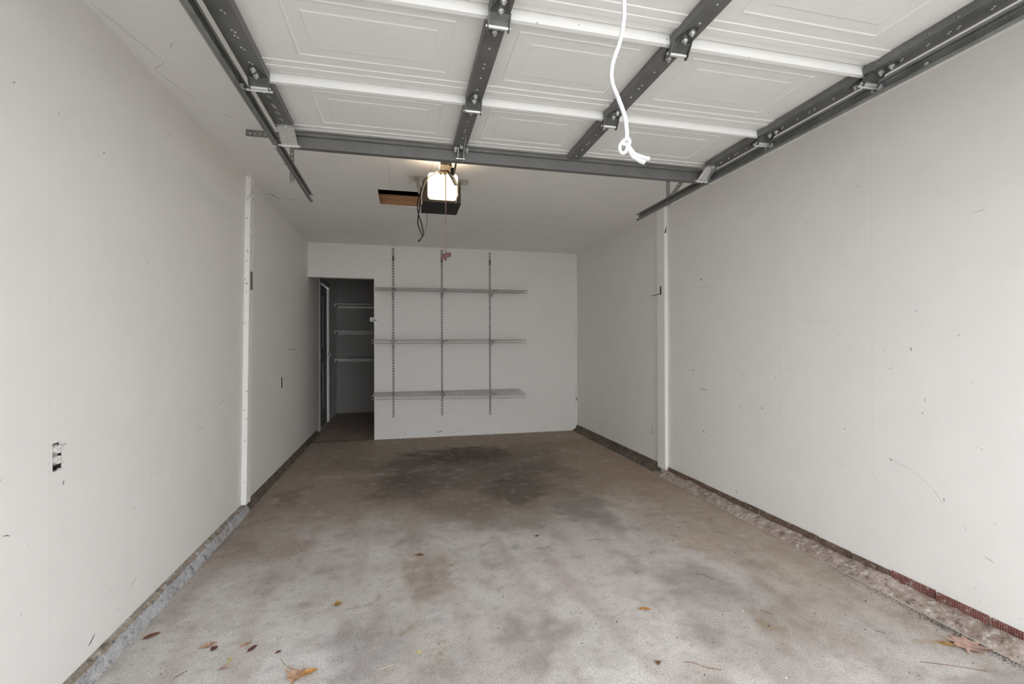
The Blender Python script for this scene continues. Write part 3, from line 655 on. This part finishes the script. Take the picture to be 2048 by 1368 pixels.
# hinges at the joints
def hinge(xc, yj, roller=0):
    h = bpy.data.objects.new('hinge', None); COL.objects.link(h); h.parent = gd; h.location = Vector((xc,yj,ZS)) - ORG[gd.name]; ORG[h.name] = Vector((xc,yj,ZS))
    W = .034; zt = ZS-.0005
    lf = MB()
    lf.prism([(xc-W,yj-.030),(xc-.010,yj-.105),(xc+.010,yj-.105),(xc+W,yj-.030)], zt-.0024, zt, 'Z')           # triangular leaf
    lf.prism([(yj-.031,zt-.0024),(yj-.031,zt),(yj-.012,zt-.014),(yj-.004,zt-.022),(yj-.006,zt-.024),(yj-.014,zt-.016)], xc-W+.001, xc+W-.001, 'X')
    for sx in (-1,1):
        lf.prism([(yj-.034,zt),(yj-.030,zt-.006),(yj-.012,zt-.032),(yj-.002,zt-.040),(yj+.010,zt-.036),(yj+.010,zt-.022),(yj-.010,zt-.006)], xc+sx*W-.0015, xc+sx*W+.0015, 'X')
    part('leaf', lf, M['hinge'], h)
    l2 = MB().prism([(xc-W*.8,yj+.016),(xc-.009,yj+.075),(xc+.009,yj+.075),(xc+W*.8,yj+.016)], zt-.0044, zt-.002, 'Z')
    l2.prism([(yj+.017,zt-.0044),(yj+.017,zt-.002),(yj+.006,zt-.018),(yj+.002,zt-.022)], xc-W*.8, xc+W*.8, 'X')
    part('leaf', l2, M['hinge'], h)
    part('barrel', MB().cyl((xc-W+.003,yj,zt-.026),(xc+W-.003,yj,zt-.026),.0075,12).cyl((xc-W-.005,yj,zt-.026),(xc+W+.005,yj,zt-.026),.0045,8), M['zinc'], h, True)
    for dx,dy,dz in ((0,-.085,-.0024),(0,-.045,-.0024),(0,.055,-.0044)): inst('bolt', bolt, h, (xc+dx,yj+dy,zt+dz))
    return h
TRZ = 2.163
def roller(xa, xw, y, z):
    r = bpy.data.objects.new('roller', None); COL.objects.link(r); r.parent = gd; r.location = Vector((xw,y,z)) - ORG[gd.name]; ORG[r.name] = Vector((xw,y,z))
    part('stem', MB().cyl((xa,y,z),(xw,y,z),.0052,10), M['zinc'], r, True)
    part('wheel', MB().tube([(xw-.006,y,z),(xw-.005,y,z),(xw+.005,y,z),(xw+.006,y,z)],[.015,.0205,.0205,.015],18), M['nylon'], r, True)
    sg = 1 if xa > xw else -1
    part('hub', MB().tube([(xw+sg*.006,y,z),(xw+sg*.014,y,z)],[.011,.007],10), M['hinge'], r, True)
TLX, TRX = -.596, 1.792   # wheel centres in the tracks
for yj in J[1:4]:
    for xc in (-.535,.295,.925,1.752): hinge(xc, yj)
    roller(-.49, TLX, yj+.002, TRZ); roller(1.705, TRX, yj+.002, TRZ)
# top strut
stt = MB().sweep([(2.452,ZS+.012),(2.452,ZS-.001),(2.470,ZS-.001),(2.474,ZS-.052),(2.506,ZS-.052),(2.510,ZS-.001),(2.524,ZS-.001)],'X',DX0+.038,DX1-.045,.0022)
part('top_strut', stt, M['strut'], gd, label='dark steel strut along the inner end of the door')
# top brackets with rollers
for sx,xa,xb,xw in ((1,-.566,-.494,TLX),(-1,1.712,1.784,TRX)):
    b = bpy.data.objects.new('top_bracket', None); COL.objects.link(b); b.parent = gd; b.location = Vector(((xa+xb)/2,2.39,ZS))-ORG[gd.name]; ORG[b.name] = Vector(((xa+xb)/2,2.39,ZS))
    ys,zs,ye,ze = 2.372,ZS-.002,2.462,ZS-.048
    part('plate', MB().prism([(ys-.02,zs+.001),(ys-.02,zs-.0015),(ys,zs-.0015),(ye,ze-.002),(ye,ze),(ys+.002,zs+.001)], xa, xb, 'X'), M['zinc'], b, label='bright galvanized plate')
    for rx in (.36,.66):
        xm = xa+(xb-xa)*rx; rib = MB().prism([(ys+.012,zs-.007),(ys+.018,zs-.0125),(ye-.012,ze-.001),(ye-.006,ze+.003)], xm-.0035, xm+.0035, 'X'); part('rib', rib, M['zinc'], b)
    part('sleeve', MB().cyl((xa-.002,ye+.002,ze-.004),(xb+.002,ye+.002,ze-.004),.009,12), M['zinc'], b, True)
    inst('bolt', bolt, b, ((xa+xb)/2,ys-.012,zs-.0015))
    roller(xb+.012 if sx>0 else xa-.012, xw, ye+.002, ze-.004)
# operator bracket at the end of the middle-left stile
ob = bpy.data.objects.new('operator_bracket', None); COL.objects.link(ob); ob.parent = gd; ob.location = Vector((.295,2.44,ZS))-ORG[gd.name]; ORG[ob.name] = Vector((.295,2.44,ZS))
zb_ = ZS-.004
part('plate', MB().box(.262,.340,2.405,2.451,zb_-.003,zb_), M['hinge'], ob)
for x in (.283,.312): part('ear', MB().prism([(2.408,zb_-.003),(2.462,zb_-.003),(2.466,zb_-.05),(2.445,zb_-.05)], x, x+.003, 'X'), M['zinc'], ob)
for p in ((.272,2.416),(.272,2.44),(.330,2.416),(.330,2.44),(.298,2.395)): inst('bolt', bolt, ob, (p[0],p[1],zb_-.003))
part('pin', MB().cyl((.276,2.456,zb_-.042),(.322,2.456,zb_-.042),.004,8), M['zinc'], ob, True)
part('latch_wire', MB().tube(spline([(.305,2.26,ZS-.006),(.306,2.30,ZS-.012),(.309,2.40,ZS-.05),(.312,2.47,ZS-.06)]),.0013,5), M['zinc'], ob)

# pull rope hanging from the door's outer end
rp = thing('pull_rope', 'white cotton pull rope with a knotted loop hanging from the raised door', 'rope', (.30,.56,ZK))
path = [(.300,.56,ZK-.001),(.300,.56,2.10),(.296,.565,1.90),(.289,.568,1.72),(.2868,.568,1.6368),(.2863,.568,1.610),(.2812,.5696,1.5805),(.2717,.5719,1.5506),(.2711,.5722,1.5275),(.2796,.5702,1.5043),(.2874,.5685,1.4812),(.2900,.5679,1.458),(.2890,.5683,1.447)]
part('cord', MB().tube(spline(path,6),.0029,10), M['rope'], rp, True)
part('loop', MB().tube(spline([(.2895,.566,1.449),(.2830,.567,1.4470),(.2795,.568,1.4390),(.2825,.567,1.4320),(.2878,.566,1.4350),(.2900,.565,1.4445)],6),.0023,8), M['rope'], rp, True)
kn = MB().tube(spline([(.2850,.571,1.4475),(.2885,.5635,1.4500),(.2925,.567,1.4460),(.2890,.572,1.4430),(.286,.566,1.4445)],5),.0032,8); part('knot', kn, M['rope'], rp, True)
part('tail', MB().tube(spline([(.2895,.567,1.4455),(.294,.5661,1.4385),(.3004,.5656,1.4315),(.3108,.5632,1.4272),(.319,.5614,1.4250)],5),[.0023+.0008*i/20 for i in range(21)],8), M['rope'], rp, True)
part('tail', MB().tube(spline([(.2895,.569,1.4445),(.293,.5675,1.4365),(.2985,.5672,1.4292),(.3060,.5652,1.4240),(.3135,.5634,1.4205)],5),[.0023+.0008*i/20 for i in range(21)],8), M['rope'], rp, True)

# ------------------------------------------------------------------ door tracks with their hangers
def perf_angle(x0, x1, y, z1, leg=.035, flat=.030, hole=.009, pitch=.026, sgn=1):
    """perforated angle along X: vertical leg facing -Y, flat leg under the ceiling"""
    mb = MB(); z0 = z1-leg; zm = (z0+z1)/2-.002
    mb.box(x0,x1,y,y+.002,zm+hole/2,z1).box(x0,x1,y,y+.002,z0,zm-hole/2)
    x = x0; 
    while x < x1:
        e = min(x+pitch-hole, x1); mb.box(x,e,y,y+.002,zm-hole/2,zm+hole/2); x += pitch
    return mb.box(x0,x1,y+.002,y+flat,z1-.002,z1)
def perf_strap(a, b, wd, axis, hole=.008, pitch=.026):
    """perforated flat bar from a to b, its width along axis, facing -Y"""
    a = Vector(a); b = Vector(b); d = (b-a); L = d.length; d.normalize(); u = Vector(axis).normalized(); nrm = d.cross(u).normalized()*.001
    mb = MB()
    def slab(s0,s1,w0,w1):
        P = [a+d*s0+u*w0, a+d*s1+u*w0, a+d*s1+u*w1, a+d*s0+u*w1]
        mb.add([p-nrm for p in P]+[p+nrm for p in P], [(0,1,2,3),(7,6,5,4),(0,4,5,1),(1,5,6,2),(2,6,7,3),(3,7,4,0)])
    slab(0,L,-wd/2,-hole/2); slab(0,L,hole/2,wd/2); s = 0
    while s < L:
        slab(s,min(s+pitch-hole,L),-hole/2,hole/2); s += pitch
    return mb
zlo, zhi = 2.137, 2.188
def track(side):
    left = side < 0
    yend = 3.375 if left else 3.335
    tk = thing('door_track', 'steel roller track hanging by the left wall' if left else 'steel roller track hanging by the right wall', 'track', ((-.606 if left else 1.803),1.8,zlo), 'overhead door tracks')
    web = -.607 if left else 1.803; s = 1 if left else -1
    # C profile, open towards the door, with a rolled lower lip
    prof = [(web+s*.020,zhi-.010),(web+s*.023,zhi-.002),(web+s*.012,zhi),(web+s*.003,zhi-.004),(web,zhi-.014),(web,zlo+.014),(web+s*.003,zlo+.004),(web+s*.010,zlo),(web+s*.019,zlo+.001),(web+s*.023,zlo+.007),(web+s*.020,zlo+.012)]
    part('channel', MB().sweep(prof,'Y',.42,yend,.0018), M['track'], tk)
    # curve down to the vertical track beside the opening
    n = 12; cy, cz, rad = .42, zlo-.27, .27; cv = MB(); m = len(prof); vs_ = []; fs = []
    path = [(cy - (rad+(0))*math.sin(t*math.pi/2/n), t*math.pi/2/n) for t in range(n+1)]
    for t in range(n+1):
        a = t*math.pi/2/n
        for (x,z) in prof:
            r = rad+(z-zlo); vs_.append((x, cy-r*math.sin(a), cz+r*math.cos(a)))
    for (x,z) in prof:
        r = rad+(z-zlo); vs_.append((x, cy-r, .06))
    for t in range(n+1):
        for k in range(m-1): fs.append((t*m+k,t*m+k+1,(t+1)*m+k+1,(t+1)*m+k))
    cv.add(vs_, fs); o = part('curved_leg', cv, M['track'], tk); so = o.modifiers.new('thick','SOLIDIFY'); so.thickness = .0016
    bm_ = mesh('track_bolt', MB().tube([(0,0,0),(s*.003,0,0),(s*.005,0,0)],[.0075,.0075,.003],8), M['zinc'])
    for y in ((2.93,) if left else (1.27,2.02,2.545,2.93)): inst('track_bolt', bm_, tk, (web+s*.001,y,2.163))
    # hanger
    hg = bpy.data.objects.new('hanger', None); COL.objects.link(hg); hg.parent = tk
    if left:
        hg.location = Vector((-.62,2.93,ZC))-ORG[tk.name]; ORG[hg.name] = Vector((-.62,2.93,ZC))
        part('ceiling_angle', perf_angle(-.862,-.545,2.925,ZC-.0005,.038), M['angle'], hg)
        part('strap', perf_strap((-.618,2.923,ZC-.02),(-.618,2.923,2.118),.022,(1,0,0)), M['angle'], hg)
        part('strap_return', MB().box(-.6305,-.6285,2.924,2.945,2.118,ZC-.04), M['angle'], hg)
    else:
        hg.location = Vector((1.83,2.95,ZC))-ORG[tk.name]; ORG[hg.name] = Vector((1.83,2.95,ZC))
        part('ceiling_angle', perf_angle(1.72,2.08,2.962,ZC-.0005,.038), M['angle'], hg)
        part('strap', perf_strap((1.826,2.959,ZC-.02),(1.828,2.959,2.15),.030,(1,0,0)), M['angle'], hg)
        part('brace', perf_strap((1.972,2.956,ZC-.02),(1.842,2.956,2.205),.028,(.83,0,-.55)), M['angle'], hg)
    return tk
track(-1); track(1)

# ------------------------------------------------------------------ garage door opener
op = thing('door_opener', 'garage door opener with a glowing lamp hung from the ceiling', 'opener', (.258,3.26,2.115))
OX0,OX1,OY0,OY1,OZ0,OZ1 = .133,.383,3.125,3.400,2.117,2.292
hb = MB().prism([(OX0,OZ0+.004),(OX1,OZ0+.004),(OX1,OZ1-.03),(OX1-.03,OZ1),(OX0+.03,OZ1),(OX0,OZ1-.03)], OY0+.012, OY1, 'Y'); bevel(part('housing', hb, M['housing'], op), .004)
fr = MB().box(OX0,OX0+.026,OY0,OY0+.0115,OZ0+.004,OZ1-.03).box(OX1-.022,OX1,OY0,OY0+.0115,OZ0+.004,OZ1-.03).box(OX0+.0265,OX1-.0225,OY0,OY0+.0115,OZ0+.004,OZ0+.016)
part('front_frame', fr, M['housing'], op)
part('bottom_pan', MB().box(OX0-.001,OX1+.001,OY0-.002,OY1+.001,OZ0-.002,OZ0+.003), M['pan'], op)
lx0,lx1,lz0,lz1 = .164,.358,2.134,2.292
lens = MB().prism([(lx0,lz0+.018),(lx0+.014,lz0),(lx1-.014,lz0),(lx1,lz0+.018),(lx1,lz1-.012),(lx1-.012,lz1),(lx0+.012,lz1),(lx0,lz1-.012)], 3.066, OY0+.011, 'Y')
bevel(part('lamp_lens', lens, M['lens'], op, label='glowing frosted lamp lens'), .008, 3)
for bx_ in (.200,.325):
    bl_ = bpy.data.lights.new('opener_bulb','POINT'); bl_.energy = 1.3; bl_.color = (1.0,.82,.60); bl_.shadow_soft_size = .025
    blo = bpy.data.objects.new('opener_bulb', bl_); COL.objects.link(blo); blo.parent = op; blo.location = Vector((bx_,3.08,2.325))-ORG[op.name]
rail = part('rail', MB().prism([(.240,2.300),(.240,2.308),(.254,2.308),(.254,2.338),(.264,2.338),(.264,2.308),(.278,2.308),(.278,2.300)], .04, 3.30, 'Y'), M['lamp_tint'], op, label='steel rail coloured orange with the lamp glow')
part('rail_bracket', MB().prism([(.232,2.288),(.286,2.288),(.280,2.3005),(.238,2.3005)], 3.035, 3.13, 'Y'), M['lamp_tint'], op)
for x in (.246,.272): inst('bolt', bolt, rail, (x,3.07,2.288))
part('trolley', MB().box(.231,.287,2.90,2.985,2.284,2.2995).box(.286,.304,2.93,3.00,2.29,2.345), M['lamp_tint'], op)
part('door_arm', MB().tube(spline([(.2985,2.458,ZS-.046),(.300,2.62,2.215),(.315,2.86,2.248),(.322,2.985,2.262)],6),.0058,8).box(.302,.326,2.97,2.992,2.255,2.296), M['pan'], op, True, 'dark door arm')
part('ceiling_angle', perf_angle(.05,.482,3.47,ZC-.0005,.038), M['angle'], op)
part('strap', perf_strap((.102,3.468,ZC-.01),(.128,3.40,2.25),.030,(1,0,0)), M['angle'], op)
part('strap', perf_strap((.415,3.468,ZC-.01),(.390,3.40,2.25),.030,(1,0,0)), M['angle'], op)
part('side_tab', MB().box(OX1+.0015,OX1+.014,3.38,3.384,2.16,2.25), M['pan'], op)
part('wire', MB().tube(spline([(.247,3.06,2.300),(.198,3.05,2.275),(.163,3.05,2.247),(.138,3.06,2.197),(.124,3.08,2.148),(.127,3.13,2.10)]),.0030,6), M['cream'], op, True, 'cream wire looping past the lamp')
part('wire', MB().tube(spline([(.244,3.06,2.305),(.205,3.08,2.292),(.16,3.10,2.27),(.137,3.12,2.235)]),.0028,6), M['black'], op, True, 'black wire at the lamp corner')
for dx,mt in ((0,'black'),(.010,'greywire'),(-.009,'black')):
    part('wire', MB().tube(spline([(.270+dx*.3,3.045,2.330),(.296+dx,3.042,2.293),(.322+dx,3.045,2.255),(.347+dx,3.06,2.215)]),.0036,6), M[mt], op, True)
part('wire', MB().tube(spline([(.303,3.05,2.27),(.340,3.05,2.245),(.352,3.05,2.194),(.349,3.05,2.145),(.343,3.06,2.10)]),.0022,6), M['cream'], op, True, 'thin cream wire down the right of the lamp')
part('antenna', MB().tube(spline([(.172,3.398,2.116),(.173,3.40,2.046),(.162,3.40,1.992)]),.0016,5), M['black'], op, True, 'thin antenna wire')

pc = thing('power_cable', 'pair of black cables dangling beside the opener', 'cable', (.12,3.22,1.88))
part('strand', MB().tube(spline([(.131,3.24,2.250),(.123,3.22,2.211),(.103,3.22,2.132),(.107,3.22,2.061),(.124,3.22,2.008),(.137,3.22,1.955),(.141,3.22,1.921),(.114,3.22,1.879)]),.0042,8), M['black'], pc, True)
part('strand', MB().tube(spline([(.130,3.25,2.239),(.127,3.23,2.187),(.116,3.23,2.101),(.107,3.232,2.05),(.105,3.23,1.99),(.122,3.23,1.945),(.133,3.23,1.915)]),.0042,8), M['black'], pc, True)
part('plug_end', MB().tube([(.119,3.22,1.886),(.108,3.22,1.871)],[.0065,.006],8), M['black'], pc, True)

rc = thing('release_cord', 'red and white release cord with a red pull handle below the opener', 'cord', (.275,3.03,1.73))
part('cord', MB().tube([(.274,3.03,2.2825),(.2735,3.03,2.20),(.2745,3.03,1.95),(.275,3.03,1.758)],.0027,6), M['redcord'], rc, True)
hd = MB().prism([(.243,1.722),(.262,1.725),(.284,1.737),(.306,1.746),(.308,1.764),(.300,1.770),(.276,1.767),(.256,1.757),(.243,1.748)], 3.022, 3.038, 'Y'); bevel(part('handle', hd, M['redh'], rc, label='faded red handle'),.003)
part('knot', MB().tube([(.274,3.03,1.734),(.273,3.03,1.722),(.271,3.03,1.714)],[.003,.006,.004],8), M['redh'], rc, True)

# ------------------------------------------------------------------ leaves, twigs and litter on the floor
LM = {'brown': simple('dry_brown_leaf',(.20,.085,.04),.7,0,.25,60), 'tan': simple('tan_leaf',(.50,.30,.19),.7,0,.2,60), 'orange': simple('orange_leaf',(.52,.25,.08),.7,0,.2,60),
      'wine': simple('dark_wine_leaf',(.12,.040,.038),.6,0,.2,60), 'yellow': simple('pale_yellow_leaf',(.62,.52,.20),.7,0,.15,60), 'pink': simple('pinkish_leaf',(.50,.32,.26),.7,0,.2,40),
      'ochre': simple('ochre_leaf',(.42,.24,.06),.7,0,.2,60), 'straw': simple('dry_straw',(.66,.58,.36),.7), 'dark': simple('dark_litter',(.055,.042,.034),.9), 'soil': simple('brown_soil_litter',(.10,.078,.06),.9,0,.3,200), 'olive': simple('dry_grass',(.36,.32,.20),.8)}
OV = [(-1,0),(-.82,.22),(-.5,.42),(-.1,.5),(.3,.44),(.65,.28),(.88,.1),(1.0,0),(.88,-.1),(.65,-.28),(.3,-.44),(-.1,-.5),(-.5,-.42),(-.82,-.22)]
MAPLE = [(-1.0,-.05),(-.55,-.08),(-.62,-.55),(-.20,-.38),(.02,-.95),(.22,-.42),(.62,-.55),(.55,-.18),(1.0,.02),(.55,.18),(.60,.58),(.22,.42),(.0,.92),(-.22,.40),(-.62,.52),(-.55,.08),(-1.0,.05)]
def leaf_mesh(outl, ln, wd, curl, lift, seed, stem=True):
    random.seed(seed); mb = MB(); n = len(outl); th = .0012
    def zz(u,v): return .004 + abs(lift)*ln*(u*.5+.5)**2 + curl*wd*(v*2)**2 + random.uniform(0,.0015)
    tp = [(u*ln, v*wd*2, zz(u,v)) for u,v in outl]; ip = [(u*.5*ln, v*.5*wd*2, zz(u*.5,v*.5)) for u,v in outl]
    V = tp+ip+[(0,0,zz(0,0)-.0005)]; F = []
    for i in range(n):
        j = (i+1)%n; F += [(i,j,n+j,n+i),(n+i,n+j,2*n)]
    m2 = len(V); V2 = V+[(x,y,z-th) for x,y,z in V]; F2 = F+[tuple(q+m2 for q in f[::-1]) for f in F]+[(i,i+m2,(i+1)%n+m2,(i+1)%n) for i in range(n)]
    mb.add(V2, F2)
    if stem: mb.tube([(-ln*.95,0,.0035),(-ln*1.12,wd*.1,.003),(-ln*1.25,wd*.08,.0022)],[.0011,.0008,.0006],5)
    return mb
leaves = [
 ('brown oval leaf beside the grey left curb',-.99,2.183,35,.030,.014,.25,.05,'brown',OV),
 ('tan curled leaf touching a dark red leaf near the left curb',-.741,2.061,20,.030,.014,.3,.1,'tan',OV),
 ('small dark red leaf touching a tan leaf',-.712,2.034,60,.015,.012,.4,.2,'wine',OV),
 ('small pale brown leaf above a dark wine leaf on the concrete',-.60,2.035,30,.020,.009,.2,.05,'tan',OV),
 ('slender dark wine leaf on the pale concrete',-.568,2.0,55,.022,.009,.3,.1,'wine',OV),
 ('crumpled tan leaf at the bottom edge, nearest the camera',-.37,1.79,80,.036,.022,.9,.5,'tan',MAPLE),
 ('shrivelled orange brown leaf fragment next to the crumpled tan leaf',-.33,1.80,15,.032,.014,1.1,.4,'orange',OV),
 ('yellow curled leaf in the middle left of the floor',-.288,2.247,10,.022,.014,.5,.2,'ochre',MAPLE),
 ('small brown leaf on the brown streak mid floor',.092,2.664,-20,.026,.011,.6,.2,'brown',OV),
 ('orange leaf lying alone right of the middle of the floor',1.044,1.889,-25,.028,.011,.5,.25,'orange',OV),
 ('large pinkish leaf in the litter by the right curb',2.128,1.372,40,.060,.040,.1,.1,'pink',MAPLE),
 ('narrow ochre leaf beside the large pinkish leaf',2.080,1.392,-40,.040,.012,.2,.05,'ochre',OV),
 ('tiny crumpled brown leaf near the bottom right of the middle',.915,1.563,70,.012,.008,.6,.2,'brown',MAPLE),
 ('pale yellow round leaf bit left of the grass clippings',.061,1.828,0,.010,.007,.2,.05,'yellow',OV),
 ('thin yellow leaf standing near the left foreground leaves',-.63,1.945,80,.016,.006,.4,.1,'yellow',OV),
 ('pale folded leaf just below the thin yellow leaf',-.632,1.905,10,.018,.009,.6,.1,'pink',OV),
 ('tiny dark leaf at the centre of the floor',.801,2.761,10,.014,.008,.3,.1,'wine',OV),
 ('tiny red brown leaf bit left of the crumpled leaves',-.465,1.955,25,.010,.006,.3,.1,'wine',OV),
]
for i,(lab,x,y,a,ln,wd,cu,li,mt,ol) in enumerate(leaves):
    mb = leaf_mesh(ol, ln, wd, cu*.5, li*.6, i+1); ca,sa = math.cos(R(a)),math.sin(R(a))
    zmin = min(v[2] for v in mb.v); zb0 = .006 if ln > .055 else .0008; mb.v = [(x+u*ca-v*sa, y+u*sa+v*ca, z-zmin+zb0) for u,v,z in mb.v]
    top('fallen_leaf', mb, LM[mt], lab, 'leaf', (x,y,0), 'fallen leaves on the floor', True)
twigs = [('thin brown twig on the stained right half of the floor',[(1.455,2.115),(1.49,2.10),(1.50,2.075),(1.515,2.05)],'brown'),
 ('short straight dark twig right of centre in the foreground',[(1.535,1.765),(1.55,1.745),(1.562,1.725)],'dark'),
 ('hair-thin bent twig left of the crumpled leaf',[(-.445,1.91),(-.425,1.875),(-.40,1.85),(-.375,1.835)],'tan'),
 ('pale straw piece in the near middle of the floor',[(-.085,1.765),(-.06,1.772),(-.035,1.783)],'straw'),
 ('curved twig at the bottom right foreground',[(1.01,1.545),(1.04,1.535),(1.075,1.50),(1.12,1.475)],'brown'),
 ('dark twig lying towards the right curb',[(1.885,1.535),(1.892,1.52),(1.905,1.505)],'dark'),
 ('dark twig fragment beside the left foreground leaves',[(-.79,1.885),(-.775,1.905),(-.76,1.92)],'dark'),
 ('thin twig at the right front corner of the floor',[(1.86,1.345),(1.95,1.30),(2.04,1.25)],'brown')]
for lab,pts,mt in twigs:
    p3 = [(x,y,.0016+.0008*(k%2)) for k,(x,y) in enumerate(pts)]; mb = MB().tube(spline(p3,4),.0009,6); top('twig', mb, LM[mt], lab, 'twig', (p3[0][0],p3[0][1],0), 'twigs on the floor')
# uncountable grit
def grit(name, n, fn, mat, label, smin, smax, seed):
    random.seed(seed); mb = MB()
    for _ in range(n):
        x,y = fn(); s = random.uniform(smin,smax)*(1 if random.random()<.85 else 1.8); a = random.uniform(0,6.28); e = random.uniform(.3,.8)
        ca,sa = math.cos(a)*s, math.sin(a)*s; h = s*random.uniform(.25,.6)
        mb.add([(x+ca,y+sa,.0003),(x-sa*e,y+ca*e,.0003),(x-ca,y-sa,.0003),(x+sa*e,y-ca*e,.0003),(x,y,h)], [(0,1,4),(1,2,4),(2,3,4),(3,0,4),(3,2,1,0)])
    o = bpy.data.objects.new(name, mesh(name, mb, mat)); COL.objects.link(o); o['kind'] = 'stuff'; o['label'] = label; o['category'] = 'debris'; return o
g = random.gauss; u = random.uniform
grit('floor_grit', 1900, lambda: (u(-1.0,2.15),u(1.2,5.6)), LM['dark'], 'fine dark grit scattered over the concrete floor', .0012,.0035, 31)
grit('pale_grit', 260, lambda: (u(-1.0,2.15),u(1.2,5.6)), M['gyps'], 'fine white crumbs scattered over the concrete floor', .001,.003, 33)
def ctr():
    y = random.choice([g(1.42,.12), u(1.0,3.7), u(1.2,2.0)]); return (min(2.212, 2.203-abs(g(0,.014 if y>2 else .026))), y)
grit('curb_litter', 5200, ctr, LM['soil'], 'dark crumbled litter along the foot of the right curb', .0006,.0024, 37)
def ctl():
    y = u(1.4,5.8); return (XL+.062+abs(g(0,.012)), y)
grit('curb_crumbs', 260, ctl, M['ledge_l'], 'brown crumbs along the foot of the left curb', .0015,.005, 41)
random.seed(43); gm = MB()
for _ in range(80):
    x,y = g(.14,.025), g(1.80,.05); a = u(0,6.28); l = u(.005,.016); gm.tube([(x,y,.002),(x+l*math.cos(a)*.5,y+l*math.sin(a)*.5,.004),(x+l*math.cos(a),y+l*math.sin(a),.0022)],.0009,4)
o = bpy.data.objects.new('grass_clippings', mesh('grass_clippings', gm, LM['olive'])); COL.objects.link(o); o['kind'] = 'stuff'; o['label'] = 'small heap of dry grass clippings in the near middle of the floor'; o['category'] = 'debris'
